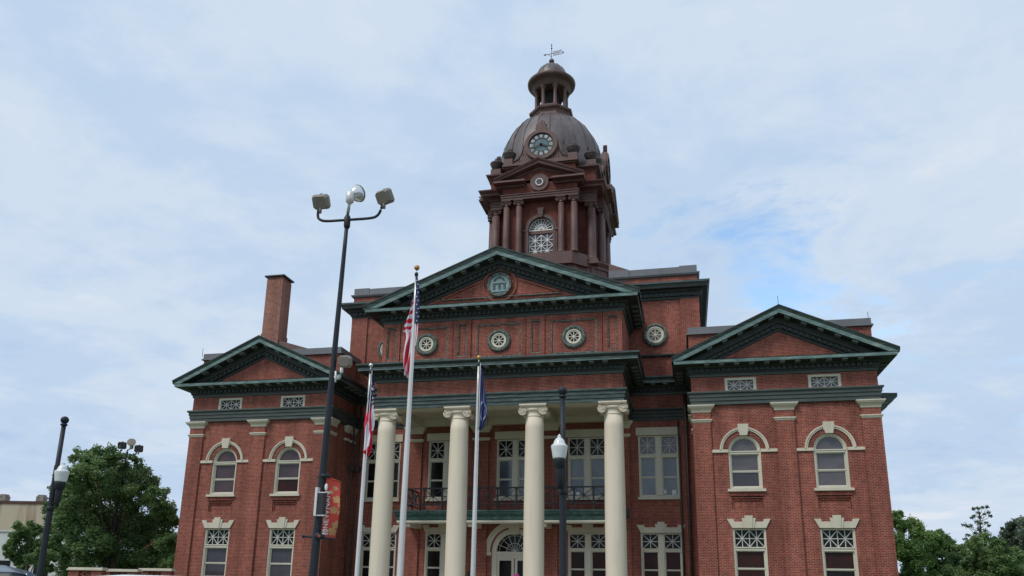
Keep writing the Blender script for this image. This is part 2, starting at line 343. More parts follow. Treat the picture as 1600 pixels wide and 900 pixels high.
# wings
def wing(s):
    X = lambda x: x*s
    mb = MB()
    wc = [s*(MID-1.783), s*(MID+1.783)]
    holes = []
    for c in wc:
        holes += [(c-.69, c+.69, 4.09, 5.78+.69, True), (c-.69, c+.69, -.05, 2.40)]
    pan = []
    x0, x1 = sorted((X(A+.1), X(B-.1)))
    # recessed brick panels below the upper sills
    for c in wc: holes += [(c-.66, c+.66, 3.23, 3.78)]
    wall_y(mb, x0, x1, G, 7.87, .10, 'brick', holes)
    for c in wc:
        mb.quad((c-.66, .20, 3.23), (c+.66, .20, 3.23), (c+.66, .20, 3.78), (c-.66, .20, 3.78), 'brick')
        mb.box(c-.72, c+.72, .045, .099, 3.80, 3.84, 'brick'); mb.box(c-.66, c+.66, .10, .199, 3.69, 3.725, 'brick'); mb.box(c-.59, c+.59, .145, .199, 3.60, 3.64, 'brick')
        for t in (1, -1): mb.box(*sorted((c+t*.59, c+t*.63)), .145, .199, 3.24, 3.60, 'brick')
    fr = [(c-.69, c+.69, 8.475, 9.11) for c in wc]
    f0, f1 = sorted((X(A), X(B)))
    wall_y(mb, f0, f1, 7.87, 10.0, 0, 'brick', fr)
    # side and back faces
    for xx in (x0, x1): mb.quad((xx, .1, G), (xx, DEP, G), (xx, DEP, 7.87), (xx, .1, 7.87), 'brick')
    for xx in (f0, f1): mb.quad((xx, 0, 7.87), (xx, DEP, 7.87), (xx, DEP, 10), (xx, 0, 10), 'brick')
    mb.quad((f0, DEP, G), (f1, DEP, G), (f1, DEP, 10), (f0, DEP, 10), 'brick')
    # low attic parapet behind the pediment
    a0, a1 = sorted((X(A-.02), X(B+.1)))
    mb.box(a0, a1, .62, DEP-.6, 10.02, 11.42, 'brick')
    P(mb, 'wing_wall')
    # pilasters: brick piers with stone cap and band
    for pa, pb in ((A, A+.78), (MID-.39, MID+.39), (B-.78, B)):
        q0, q1 = sorted((X(pa), X(pb))); side = pa != MID-.39
        yb = .78 if side else .2
        mb = MB(); mb.box(q0, q1, 0, yb, G, 7.869, 'brick'); o = P(mb, 'pilaster')
        path = [(q1, yb), (q1, 0), (q0, 0), (q0, yb)]
        c = MB()
        sweep(c, path, [(0, 7.53), (.03, 7.545), (.035, 7.60), (.06, 7.66), (.13, 7.73), (.165, 7.76), (.165, 7.80), (.195, 7.81), (.195, 7.867), (0, 7.867)], 'stone')
        P(c, 'capital', parent=o); c = MB()
        sweep(c, path, [(0, 7.07), (.025, 7.09), (.045, 7.15), (.07, 7.17), (.07, 7.22), (0, 7.225)], 'stone')
        P(c, 'neck_band', parent=o)
    # rear pilaster on the inner return
    for yy in (2.2, 2.95):
        mb = MB(); q0, q1 = sorted((X(A), X(A+.3))); mb.box(q0, q1, yy-.22, yy+.17, G, 7.869, 'brick'); o = P(mb, 'pilaster')
        c = MB(); q0, q1 = sorted((X(A-.12), X(A+.3))); c.frustum(X(A-.0), X(A+.3), yy-.2, yy+.15, 7.5, X(A-.15), X(A+.3), yy-.32, yy+.17, 7.80, 'stone'); c.box(*sorted((X(A-.17), X(A+.3))), yy-.34, yy+.17, 7.801, 7.867, 'stone')
        P(c, 'capital', parent=o); c = MB(); c.box(*sorted((X(A-.05), X(A+.3))), yy-.27, yy+.17, 7.08, 7.21, 'stone'); P(c, 'neck_band', parent=o)
    mb = MB()
    p0, p1 = sorted((X(A-.04), X(B+.12)))
    mb.box(p0-.07, p1+.07, .5, DEP-.5, 11.42, 11.50, 'parapet'); mb.box(p0, p1, .56, DEP-.6, 11.501, 11.78, 'parapet')
    P(mb, 'parapet_cap')
for s in (1, -1): wing(s)

# main block walls
mb = MB(); HW = .98
holes = []
for c in (-7.2, 7.2, -3.68, 3.68): holes += [(c-HW, c+HW, 4.09, 7.13), (c-HW, c+HW, -.05, 2.39)]
holes += [(-HW, HW, 4.09, 7.13), (-1.15, 1.15, -.95, 1.46+1.15, True)]
wall_y(mb, -A-.05, A+.05, G, 10.0, YR, 'brick', holes)
mb.box(-A, A, YR+.6, DEP-1, G, 9.9, 'tdark')
mb.box(-A-.05, A+.05, YR+.62, DEP-.5, 9.95, 9.99, 'parapet')
P(mb, 'main_wall')
mb = MB()                                    # attic block
AX = 9.43; AY = 3.10
mb.box(-AX, AX, AY, 24.4, 9.99, 14.4, 'brick')
for s in (1, -1):
    q = sorted((s*8.54, s*(AX+.05))); mb.box(q[0], q[1], AY-.08, AY+.8, 11.28, 14.19, 'brick')
sweep(mb, [(AX, 24.4), (AX, AY), (-AX, AY), (-AX, 24.4)], [(0, 11.13), (.1, 11.14), (.14, 11.2), (.14, 11.26), (0, 11.28)], 'patina_shade')
P(mb, 'attic_wall')
mb = MB()
apath = [(AX, 24.4), (AX, AY), (-AX, AY), (-AX, 24.4)]
sweep(mb, apath, [(0, 14.17), (.07, 14.19), (.07, 14.3), (.13, 14.32), (.13, 14.5), (.22, 14.56), (.25, 14.64), (.50, 14.66), (.52, 14.74), (.55, 14.84), (.60, 14.88), (.60, 14.98), (0, 15.02)], 'patina_shade', edge={9: 'copper', 10: 'copper'})
blocks(mb, apath, [0, 1, 2], .26, .13, .13, .20, 14.33, 14.49, 'patina_shade')
P(mb, 'attic_cornice')
mb = MB()
for q0, q1, r0, r1 in ((4.95, AX, 3.0, 3.5), (-AX, -4.95, 3.0, 3.5), (AX-.5, AX, 3.501, 24.3), (-AX, -AX+.5, 3.501, 24.3), (-AX+.5, AX-.5, 23.8, 24.3)):
    mb.box(q0, q1, r0, r1, 15.0, 15.42, 'brick'); mb.box(q0+.02, q1-.02, r0+.02, r1-.02, 15.421, 15.93, 'parapet')
for pp_ in ([(AX, 24.3), (AX, 3.0), (4.95, 3.0)], [(-4.95, 3.0), (-AX, 3.0), (-AX, 24.3)]):
    sweep(mb, pp_, [(-.1, 15.40), (0, 15.40), (.1, 15.44), (.14, 15.52), (.14, 15.56), (-.1, 15.57)], 'parapet')
for s_ in (1, -1):
    mb.box(*sorted((s_*8.55, s_*(AX+.01))), 2.99, 3.9, 15.575, 15.97, 'parapet')
    mb.poly_y([(s_*4.94, 15.3), (s_*5.96, 15.3), (s_*5.96, 15.95), (s_*4.94, 16.38)], 2.985, 3.6, 'rust'); mb.box(*sorted((s_*4.93, s_*5.98)), 2.97, 3.62, 15.575, 15.95, 'parapet')
P(mb, 'attic_parapet')

# upper front block
mb = MB(); UY = -.90; UX = 5.91
wall_y(mb, -UX, UX, 9.95, 12.4, UY, 'brick', [])
for xx in (-UX, UX): mb.quad((xx, UY, 9.95), (xx, AY, 9.95), (xx, AY, 12.4), (xx, UY, 12.4), 'brick')
def frame(x0, x1, z0, z1, w, y, d, m):
    mb.box(x0, x1, y-d, y, z1-w, z1, m); mb.box(x0, x1, y-d, y, z0, z0+w, m)
    mb.box(x0, x0+w, y-d, y, z0+w, z1-w, m); mb.box(x1-w, x1, y-d, y, z0+w, z1-w, m)
for c in (-5.42, -1.80, 1.80, 5.42):          # brick strips with sunk panels
    w = .44
    mb.box(c-w, c-.235, UY-.09, UY, 10.3, 12.27, 'brick'); mb.box(c+.235, c+w, UY-.09, UY, 10.3, 12.27, 'brick')
    mb.box(c-.235, c+.235, UY-.09, UY, 12.09, 12.27, 'brick'); mb.box(c-.235, c+.235, UY-.09, UY, 10.3, 10.42, 'brick')
for c in (-3.6, 0, 3.6):
    w = 1.08
    mb.box(c-1.33, c+1.33, UY-.05, UY, 12.0, 12.27, 'brick'); mb.box(c-1.33, c-w, UY-.05, UY, 10.3, 12.0, 'brick'); mb.box(c+w, c+1.33, UY-.05, UY, 10.3, 12.0, 'brick')
P(mb, 'upper_front_wall')
mb = MB()
for c in (-5.42, -1.80, 1.80, 5.42): frame(c-.235, c+.235, 10.43, 12.09, .055, UY-.01, .05, 'wreath')
for c in (-3.6, 0, 3.6): frame(c-1.08, c+1.08, 10.35, 12.0, .06, UY-.01, .035, 'wreath')
P(mb, 'panel_moulding')

# portico masonry frieze, soffit
mb = MB(); mb.box(-PX, PX, YP, YP+.8, 7.90, 10.05, 'brick')
for s in (1, -1):
    q = sorted((s*PX, s*(PX-.8))); mb.box(q[0], q[1], YP+.8, YR, 7.90, 10.05, 'brick')
mb.box(-PX+.1, PX-.1, YP+.8, YR, 9.90, 10.0, 'parapet')
P(mb, 'portico_frieze')
mb = MB()
mb.box(-PX+.02, PX-.02, YP+.02, YP+.82, 7.868, 7.899, 'cream')
mb.box(-PX+.79, PX-.79, YP+.801, YP+.86, 7.87, 8.25, 'cream')
mb.box(-PX+.8, PX-.8, YP+.8, YR-.01, 8.20, 8.26, 'cream')
for c in (-5.40, -1.79, 1.79, 5.40):
    mb.box(c-.42, c+.42, YP+.84, YR-.02, 7.872, 8.19, 'cream')
mb.box(-PX+.81, PX-.81, YR-.32, YR-.012, 7.875, 8.195, 'cream')
for i in range(3):
    c = (-3.6, 0, 3.6)[i]; mb.box(c-1.1, c+1.1, YP+1.2, YR-.6, 8.17, 8.2, 'stone')
P(mb, 'portico_ceiling')
# dark brick course + pilasters behind the columns
for c in (-5.40, -1.79, 1.79, 5.40):
    mb = MB(); mb.box(c-.4, c+.4, YR-.12, YR+.1, -.95, 7.868, 'brick'); o = P(mb, 'pilaster')
    cpm = MB()
    sweep(cpm, [(c+.4, YR), (c+.4, YR-.12), (c-.4, YR-.12), (c-.4, YR)], [(0, 7.5), (.03, 7.52), (.06, 7.62), (.15, 7.74), (.19, 7.80), (.19, 7.865), (0, 7.866)], 'stone')
    P(cpm, 'capital', parent=o); cpm = MB()
    sweep(cpm, [(c+.4, YR), (c+.4, YR-.12), (c-.4, YR-.12), (c-.4, YR)], [(0, 7.07), (.04, 7.1), (.07, 7.17), (.07, 7.22), (0, 7.225)], 'stone')
    P(cpm, 'neck_band', parent=o)

# ------------------------------------------------------------------ entablatures and cornices
path = [(B, DEP), (B, 0), (A, 0), (A, YR), (PX, YR), (PX, YP), (-PX, YP), (-PX, YR), (-A, YR), (-A, 0), (-B, 0), (-B, DEP)]
def cprof(z, h=1.):
    return [(0, z-.02), (.05, z), (.05, z+.10), (.10, z+.12), (.10, z+.17), (.13, z+.18), (.13, z+.34), (.20, z+.36), (.24, z+.43), (.70, z+.46), (.72, z+.46), (.725, z+.49), (.73, z+.60), (.78, z+.66), (.82, z+.72), (.82, z+.79), (0, z+.84)]
def tprof(z): return cprof(z)[:10]+[(.72, z+.465), (.735, z+.52), (.745, z+.60), (.77, z+.62), (0, z+.64)]
ed = {1: 'slate', 2: 'slate', 10: 'copper_edge', 11: 'copper', 12: 'patina_shade', 13: 'patina_shade', 14: 'copper', 15: 'copper'}
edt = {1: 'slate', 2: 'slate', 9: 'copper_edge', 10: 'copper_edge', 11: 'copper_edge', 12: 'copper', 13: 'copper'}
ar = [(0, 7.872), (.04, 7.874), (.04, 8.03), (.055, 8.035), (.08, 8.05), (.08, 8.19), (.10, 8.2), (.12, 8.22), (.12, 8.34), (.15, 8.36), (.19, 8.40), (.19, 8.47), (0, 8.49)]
for segs, am, nm in (((0, 1, 2), 'slate', 1), ((3,), 'patina_shade', 0), ((4, 5, 6), 'copper', 2), ((7,), 'patina_shade', 0), ((8, 9, 10), 'slate', 1)):
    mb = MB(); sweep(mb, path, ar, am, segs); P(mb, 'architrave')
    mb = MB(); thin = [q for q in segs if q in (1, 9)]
    sweep(mb, path, cprof(9.18), 'patina_shade', [q for q in segs if q not in thin], ed)
    if thin: sweep(mb, path, tprof(9.18), 'patina_shade', thin, edt)
    blocks(mb, path, segs, .235, .125, .13, .215, 9.37, 9.515, 'dentil')
    blocks(mb, path, segs, .62, .22, .34, .66, 9.575, 9.637, 'modillion')
    P(mb, 'cornice')
upath = [(UX, AY), (UX, UY), (-UX, UY), (-UX, AY)]
mb = MB(); sweep(mb, upath, cprof(12.30, 1), 'patina_shade', [0, 2], ed); sweep(mb, upath, tprof(12.30), 'patina_shade', [1], edt)
blocks(mb, upath, [0, 1, 2], .235, .125, .13, .215, 12.49, 12.635, 'dentil')
blocks(mb, upath, [0, 1, 2], .62, .22, .34, .66, 12.695, 12.757, 'modillion')
P(mb, 'cornice')

def pediment(xc, half, zt, za, y, band, depth, rise_in, back, seal=False):
    """raking cornice from the tips (xc +- half, zt) to the apex (xc, za); wall plane y"""
    pp = empty_part('pediment')
    slope = (za-zt)/half
    prof = [(-.2, -depth-.02), (0, -depth), (.05, -depth+.02), (.05, -depth+.13), (.12, -depth+.15), (.12, -depth+.32), (.20, -depth+.36), (.24, -band-.04), (.70, -band-.02), (.73, -band), (.745, -band+.07), (.76, -band+.17), (.80, -.10), (.835, -.05), (.835, 0), (-back, 0)]
    ee = {9: 'copper_edge', 10: 'copper_edge', 11: 'copper', 12: 'copper', 13: 'patina_shade'}
    mb = MB()
    for s in (1, -1):
        n = 24
        for i in range(n):
            xa = half*i/n; xb = half*(i+1)/n
            for j in range(len(prof)-1):
                q = []
                for (x, jj) in ((xa, j), (xa, j+1), (xb, j+1), (xb, j)):
                    o, dz = prof[jj]; z = max(za-slope*x+dz, zt-.19); q.append((xc+s*x, y-o, z))
                if max(abs(q[1][2]-q[0][2])+abs(prof[j+1][0]-prof[j][0]), abs(q[2][2]-q[3][2])) < 1e-4: continue
                if all(abs(p[2]-(zt-.19)) < 1e-5 for p in q): continue
                mb.add(q, [(0, 1, 2, 3)], ee.get(j, 'patina_shade'))
        q = [(xc+s*half, y-o, max(zt+dz, zt-.19)) for o, dz in prof]; mb.add(q, [tuple(range(len(q)))], 'copper')
        L = half
        k = int(L/.235)
        for i in range(1, k):
            x = L*i/k; z = za-slope*x-depth+.17
            if z < zt+.0: continue
            mb.poly_y([(xc+s*x-.06, z+s*slope*.06*1), (xc+s*x+.06, z-s*slope*.06), (xc+s*x+.06, z-s*slope*.06+.14), (xc+s*x-.06, z+s*slope*.06+.14)], y-.205, y-.1, 'dentil')
        k = int(L/.62)
        for i in range(0, k):
            x = L*(i+.5)/k; z = za-slope*x-band-.085
            if z < zt+.06: continue
            mb.poly_y([(xc+s*x-.11, z+s*slope*.11), (xc+s*x+.11, z-s*slope*.11), (xc+s*x+.11, z-s*slope*.11+.08), (xc+s*x-.11, z+s*slope*.11+.08)], y-.66, y-.34, 'modillion')
    mb.build('raking_cornice', pp)
    mb = MB(); mb.poly_y([(xc-half+.5, zt-.1), (xc+half-.5, zt-.1), (xc, za-slope*.5-.1)], y, y+.3, 'brick'); mb.build('tympanum', pp)
    return pp
def empty_part(name):
    o = bpy.data.objects.new(name, None); o.empty_display_size = .3; COL.objects.link(o); o.parent = court; return o
for s in (1, -1): pediment(s*MID, B-MID+.825, 9.975, 12.2, 0, .36, 1.02, 0, .6)
big = pediment(0, UX+.825, 13.08, 15.72, UY, .42, 1.02, 0, 4.3)
# tympanum mouldings, sunk ring and the seal
mb = MB()
for s in (1, -1):
    a, b_, c_ = (s*.85, 13.42), (s*3.0, 13.42), (s*.98, 14.22)
    for p, q in ((a, b_), (b_, c_)): mb.bar(p[0], p[1], q[0], q[1], .07, UY-.06, UY-.001, 'brick')
mb.bar(-3.0, 13.38, 3.0, 13.38, .05, UY-.08, UY-.062, 'wreath')
mb.ring(0, 13.98, .78, .86, 0, 2*pi, UY-.07, UY-.003, 'brick', 32)
mb.build('tympanum_moulding', big)
mb = MB(); mb.disc(0, 13.98, .56, UY-.12, UY-.002, 'seal'); mb.ring(0, 13.98, .50, .60, 0, 2*pi, UY-.17, UY-.121, 'wreath', 32)
mb.ring(0, 14.12, .20, .28, 0, pi, UY-.16, UY-.121, 'wreath', 16); mb.box(-.32, .32, UY-.17, UY-.121, 14.04, 14.11, 'seal')
for x in (-.26, 0, .26): mb.box(x-.045, x+.045, UY-.165, UY-.121, 13.68, 14.04, 'copper')
mb.box(-.36, .36, UY-.17, UY-.121, 13.60, 13.68, 'seal'); mb.build('seal_medallion', big)

# ------------------------------------------------------------------ windows
def star(mb, x0, x1, z0, z1, y, m='star', w=.035, nd=True):
    cx, cz = (x0+x1)/2, (z0+z1)/2
    mb.box(cx-w/2, cx+w/2, y-.03, y, z0, z1, m); mb.box(x0, x1, y-.034, y-.004, cz-w/2, cz+w/2, m)
    if nd:
        mb.bar(x0, z0, x1, z1, w, y-.036, y-.006, m); mb.bar(x0, z1, x1, z0, w, y-.038, y-.008, m)
    mb.disc(cx, cz, .05, y-.045, y-.01, m, 10)
def window(cx, z0, z1, half, y, meet, trans=None, double=False, arch=False, pane='pane_grey', tpane=None, sill=True, lintel=None, mcol='cream', low=None):
    """casing from z0 to z1 (z1 = springing for an arch), glass lights, transom (za, zb)"""
    yf, yb = y+.06, y+.30
    w = empty_part('window'); c = MB(); g = MB(); sa = MB()
    cw = .09
    for s in (1, -1):
        q = sorted((cx+s*half, cx+s*(half-cw))); c.box(q[0], q[1], yf, yb, z0, z1, mcol)
        q = sorted((cx+s*(half-.001), cx+s*(half-.05))); c.box(q[0], q[1], yf-.03, yf-.001, z0, z1, mcol)
    c.box(cx-half+cw, cx+half-cw, yf, yb, z0, z0+.09, mcol)
    if arch:
        c.ring(cx, z1, half-cw, half, 0, pi, yf, yb, mcol, 20); c.ring(cx, z1, half-.05, half-.001, 0, pi, yf-.03, yf-.001, mcol, 20)
    else: c.box(cx-half+cw, cx+half-cw, yf, yb, z1-.07, z1, mcol)
    lights = [(cx-half+cw, cx+half-cw)]
    if double:
        mw = .155; c.box(cx-mw, cx+mw, yf-.02, yb, z0+.09, z1-.07, mcol); c.box(cx-mw+.05, cx+mw-.05, yf-.045, yf-.021, z0+.09, z1-.07, mcol)
        lights = [(cx-half+cw, cx-mw), (cx+mw, cx+half-cw)]
    top = z1-.07 if not arch else z1
    if trans:
        c.box(cx-half+cw, cx+half-cw, yf-.01, yb, trans[0], trans[1], mcol); c.box(cx-half+cw-.02, cx+half-cw+.02, yf-.04, yf-.011, trans[1]-.05, trans[1]-.005, mcol)
        top = trans[0]
    ys = yf+.07
    for (a, b) in lights:
        fw = .045 if double else .05
        for (u, v) in ((z0+.09, meet), (meet, top)):
            k = .0 if u == meet else .02
            for s_, e_ in ((a, a+fw), (b-fw, b)): sa.box(s_, e_, ys+k, ys+.05+k, u, v, mcol)
            sa.box(a+fw, b-fw, ys+k, ys+.05+k, u+.001, u+fw*1.0, mcol); sa.box(a+fw, b-fw, ys+k, ys+.05+k, v-fw*.8, v, mcol)
        g.quad((a, ys+.055, z0), (b, ys+.055, z0), (b, ys+.055, meet), (a, ys+.055, meet), low or pane); g.quad((a, ys+.055, meet), (b, ys+.055, meet), (b, ys+.055, top), (a, ys+.055, top), pane)
        if trans and not arch:
            g.quad((a, ys+.05, trans[1]), (b, ys+.05, trans[1]), (b, ys+.05, z1), (a, ys+.05, z1), tpane or pane)
            if double: star(sa, a, b, trans[1], z1-.07, ys+.04, w=.038)
            else:
                star(sa, a, cx-.0, trans[1], z1-.07, ys+.04, w=.038); star(sa, cx, b, trans[1], z1-.07, ys+.04, w=.038)
                sa.box(cx-.018, cx+.018, ys, ys+.04, trans[1], z1-.07, 'star')
    if arch:
        g.poly_y([(cx+(half-.05)*cos(pi*i/20), z1+(half-.05)*sin(pi*i/20)) for i in range(21)]+[], ys+.05, ys+.06, pane)
        g.quad((cx-half+cw, ys+.052, trans[0]), (cx+half-cw, ys+.052, trans[0]), (cx+half-cw, ys+.052, z1), (cx-half+cw, ys+.052, z1), pane)
        sa.ring(cx, z1, half-cw-.045, half-cw, 0, pi, ys, ys+.05, mcol, 20)
    c.build('casing', w); sa.build('sash', w); g.build('pane', w)
    if sill:
        b_ = MB(); e = .11 if not double else .07
        b_.box(cx-half-e, cx+half+e, y-.12, y+.3, z0-.11, z0, 'stone'); b_.build('sill', w)
    return w
def keyed(parent, cx, z0, z1, hb, ht, y, notch=.12):
    """flat stone lintel with splayed ends, sunk shoulders and a stepped keystone"""
    b = MB(); n = notch
    b.poly_y([(cx-hb, z0), (cx+hb, z0), (cx+ht, z1), (cx+ht*.70, z1), (cx+ht*.66, z1-n), (cx-ht*.66, z1-n), (cx-ht*.70, z1), (cx-ht, z1)], y-.06, y+.1, 'stone')
    b.poly_y([(cx-.20, z0-.005), (cx+.20, z0-.005), (cx+.29, z1+.035), (cx-.29, z1+.035)], y-.09, y-.061, 'stone')
    b.poly_y([(cx-.12, z0-.01), (cx+.12, z0-.01), (cx+.175, z1+.14), (cx-.175, z1+.14)], y-.12, y-.091, 'stone')
    b.build('lintel', parent)
# wings
for s in (1, -1):
    for k, dc in enumerate((-1.783, 1.783)):
        c = s*MID+dc
        w = window(c, 4.09, 5.78, .69, .10, 4.87, (5.64, 5.78), arch=True, pane='pane_grey' if s > 0 else 'pane_plum', low={(-1, 0): 'pane_plum', (-1, 1): 'pane_red', (1, 0): 'pane_plum2', (1, 1): 'pane_grey'}[(s, k)])
        b = MB()
        b.ring(c, 5.78, .915, 1.05, .05, pi-.05, .035, .11, 'stone', 28); b.ring(c, 5.78, .99, 1.052, .05, pi-.05, .0, .034, 'stone', 24)
        for t in (1, -1):
            q = sorted((c+t*.69, c+t*1.41)); b.box(q[0], q[1], .03, .12, 5.71, 5.84, 'stone')
        b.poly_y([(c-.163, 6.46), (c+.163, 6.46), (c+.232, 6.97), (c-.232, 6.97)], -.03, .12, 'stone')
        b.poly_y([(c-.21, 6.60), (c+.21, 6.60), (c+.26, 6.85), (c-.26, 6.85)], -.005, .115, 'stone')
        b.build('arch_moulding', w)
        # brick rowlocks of the arch
        b = MB(); n = 26
        for i in range(n):
            a = .04+(pi-.08)*(i+.5)/n; a1, a2 = a-.048, a+.048
            b.poly_y([(c+.695*cos(a1), 5.78+.695*sin(a1)), (c+.88*cos(a1*.3+a*.7), 5.78+.88*sin(a1*.3+a*.7)), (c+.88*cos(a2), 5.78+.88*sin(a2)), (c+.695*cos(a2), 5.78+.695*sin(a2))], .075, .12, 'brick')
        b.build('brick_arch', w)
        w = window(c, -.05, 2.40, .69, .10, .70, (1.46, 1.62), pane='pane_red' if s > 0 else 'pane_plum2', tpane='pane_dark', low='pane_dark' if k and s > 0 else None)
        keyed(w, c, 2.415, 2.80, .70, .907, .10)
        # frieze windows
        w = empty_part('window'); b = MB(); y = 0
        for t in (1, -1):
            q = sorted((c+t*.69, c+t*.56)); b.box(q[0], q[1], .03, .2, 8.49, 9.11, 'cream')
        b.box(c-.56, c+.56, .03, .2, 9.0, 9.11, 'cream'); b.box(c-.56, c+.56, .06, .2, 8.49, 8.54, 'cream'); b.build('casing', w)
        b = MB(); b.quad((c-.56, .17, 8.49), (c+.56, .17, 8.49), (c+.56, .17, 9.0), (c-.56, .17, 9.0), 'pane_grey' if s > 0 else 'pane_dark'); b.build('pane', w)
        b = MB(); star(b, c-.56, c, 8.54, 9.0, .16, w=.04); star(b, c, c+.56, 8.54, 9.0, .16, w=.04); b.box(c-.02, c+.02, .12, .15, 8.54, 9.0, 'star'); b.build('sash', w)
# recess + portico
for c in (-7.2, -3.68, 0, 3.68, 7.2):
    pane = {7.2: 'pane_blue', 3.68: 'pane_blue', 0: 'pane_blue'}.get(c, 'pane_dark')
    w = window(c, 4.09, 7.13, HW, YR, 5.07, (6.05, 6.22), double=True, pane=pane, tpane='pane_grey' if c > 6 else 'pane_dark')
    b = MB(); b.box(c-1.08, c+1.08, YR-.05, YR+.1, 7.14, 7.53, 'stone'); b.build('lintel', w)
    if c:
        w = window(c, -.05, 2.39, HW, YR, .65, (1.51, 1.66), double=True, pane='pane_red' if c in (7.2, 3.68) else 'pane_dark', tpane='pane_dark')
        keyed(w, c, 2.395, 2.77, .96, 1.155, YR)
mb = MB()
for c in (-7.2, 7.2): mb.box(c-.85, c+.85, YR-.03, YR+.001, 3.72, 3.80, 'brick'); mb.box(c-.85, c+.85, YR-.015, YR+.001, 3.64, 3.715, 'brick')
P(mb, 'corbel_course')
# notices stuck to the glass of the upper recess and portico windows
for (px, py, w_, h_) in ((1039, 768.5, .14, .18), (1053.5, 769, .2, .22), (895, 771, .15, .2), (903, 771.5, .16, .17)):
    p = atY(px, py, YR+.17); mb = MB(); mb.box(p.x-w_/2, p.x+w_/2, YR+.168, YR+.175, p.z-h_/2, p.z+h_/2, 'white')
    P(mb, 'window_notice')

# ------------------------------------------------------------------ entrance
dr = empty_part('entrance_door')
b = MB(); Y = YR
b.ring(0, 1.46, 1.22, 1.50, .0, pi, Y-.05, Y+.05, 'stone', 32); b.ring(0, 1.46, 1.42, 1.502, 0, pi, Y-.09, Y-.051, 'stone', 32)
for t in (1, -1):
    q = sorted((t*1.16, t*1.52)); b.box(q[0], q[1], Y-.06, Y+.05, 1.27, 1.45, 'stone')
b.poly_y([(-.2, 2.30), (.2, 2.30), (.34, 2.93), (-.34, 2.93)], Y-.14, Y+.05, 'stone'); b.build('arch_moulding', dr)
b = MB()
b.ring(0, 1.46, .90, 1.15, 0, pi, Y+.05, Y+.3, 'cream', 28)
for t in (1, -1):
    q = sorted((t*1.15, t*.90)); b.box(q[0], q[1], Y+.05, Y+.3, -.95, 1.46, 'cream')
b.box(-.9, .9, Y+.04, Y+.3, 1.30, 1.47, 'cream'); b.box(-.9, .9, Y+.08, Y+.3, 1.16, 1.299, 'cream'); b.build('door_frame', dr)
b = MB()
for i in range(1, 8):
    a = pi*i/8; b.bar(.08*cos(a), 1.47+.08*sin(a), .9*cos(a), 1.47+.9*sin(a), .03, Y+.16, Y+.19, 'star')
b.ring(0, 1.47, .40, .43, 0, pi, Y+.155, Y+.185, 'star', 20); b.disc(0, 1.5, .09, Y+.15, Y+.18, 'star', 14)
b.ring(0, 1.47, .78, .80, 0, pi, Y+.155, Y+.185, 'star', 20); b.build('fanlight_bars', dr)
b = MB(); b.quad((-.95, Y+.2, -.9), (.95, Y+.2, -.9), (.95, Y+.2, 2.4), (-.95, Y+.2, 2.4), 'pane_dark'); b.build('pane', dr)
for x0, x1 in ((-.9, -.02), (.02, .9)):
    b = MB(); b.box(x0, x0+.13, Y+.12, Y+.18, -.95, 1.159, 'cream'); b.box(x1-.13, x1, Y+.12, Y+.18, -.95, 1.159, 'cream')
    b.box(x0+.13, x1-.13, Y+.12, Y+.18, 1.04, 1.159, 'cream'); b.box(x0+.13, x1-.13, Y+.12, Y+.18, -.95, -.6, 'cream')
    b.box(x0+.03, x0+.05, Y+.08, Y+.119, -.1, .2, 'iron'); b.build('door_leaf', dr)
b = MB(); b.box(-2.35, -1.85, YR-.05, YR, -.1, .5, 'iron'); P(b, 'wall_plaque')

# ------------------------------------------------------------------ columns
def ionic(mb, cx, cy, zc, r, m='column', sc=1.):
    """capital between zc (neck) and zc+.56*sc"""
    q = lambda v: v*sc
    mb.lathe(cx, cy, [(r, zc-.02), (r+q(.02), zc), (r+q(.02), zc+q(.03)), (r, zc+q(.05)), (r, zc+q(.22)), (r+q(.05), zc+q(.25)), (r+q(.10), zc+q(.32)), (r+q(.06), zc+q(.36))], m, 28)
    mb.box(cx-r-q(.04), cx+r+q(.04), cy-r+q(.0), cy+r, zc+q(.30), zc+q(.43), m)
    mb.box(cx-r-q(.17), cx+r+q(.17), cy-r-q(.10), cy+r+q(.10), zc+q(.43), zc+q(.48), m)
    mb.box(cx-r-q(.21), cx+r+q(.21), cy-r-q(.14), cy+r+q(.14), zc+q(.481), zc+q(.55), m)
    for sx in (1, -1):
        vx, vz = cx+sx*(r+q(.055)), zc+q(.225)
        mb.tube([(vx, cy-r-q(.02), vz), (vx, cy-r*.4, vz), (vx, cy, vz), (vx, cy+r*.4, vz), (vx, cy+r+q(.02), vz)], [q(.205), q(.14), q(.11), q(.14), q(.205)], m, 18)
        for sy in (1, -1):
            yy = cy+sy*(r+q(.03)); pts = []
            for i in range(40):
                t = i/39; a = pi/2+sx*(-1)*sy*0+(1 if sx > 0 else -1)*(-t*2.6*2*pi) ; rr = q(.20)*(1-t)+q(.03)*t
                pts.append((vx+rr*cos(a), yy, vz+rr*sin(a)))
            mb.tube(pts, q(.026), m, 6)
            mb.sphere((vx, yy, vz), q(.045), m, 6)
CY = -.98
for i, c in enumerate((-5.40, -1.79, 1.79, 5.40)):
    o = empty_part('column')
    b = MB(); pr = []
    for k in range(15):
        t = k/14; z = -.65+t*(7.36+.65); pr.append((.462-(.045)*max(0, (t-.3)/.7)**1.6, z))

    b.lathe(c, CY, pr, 'column', 40); b.build('shaft', o)
    b = MB(); ionic(b, c, CY, 7.33, .417); b.build('capital', o)
    b = MB(); b.box(c-.6, c+.6, CY-.6, CY+.6, -.95, -.8, 'stone'); b.lathe(c, CY, [(.57, -.8), (.6, -.76), (.57, -.71), (.5, -.70), (.52, -.66), (.465, -.64)], 'stone', 32); b.build('base', o)
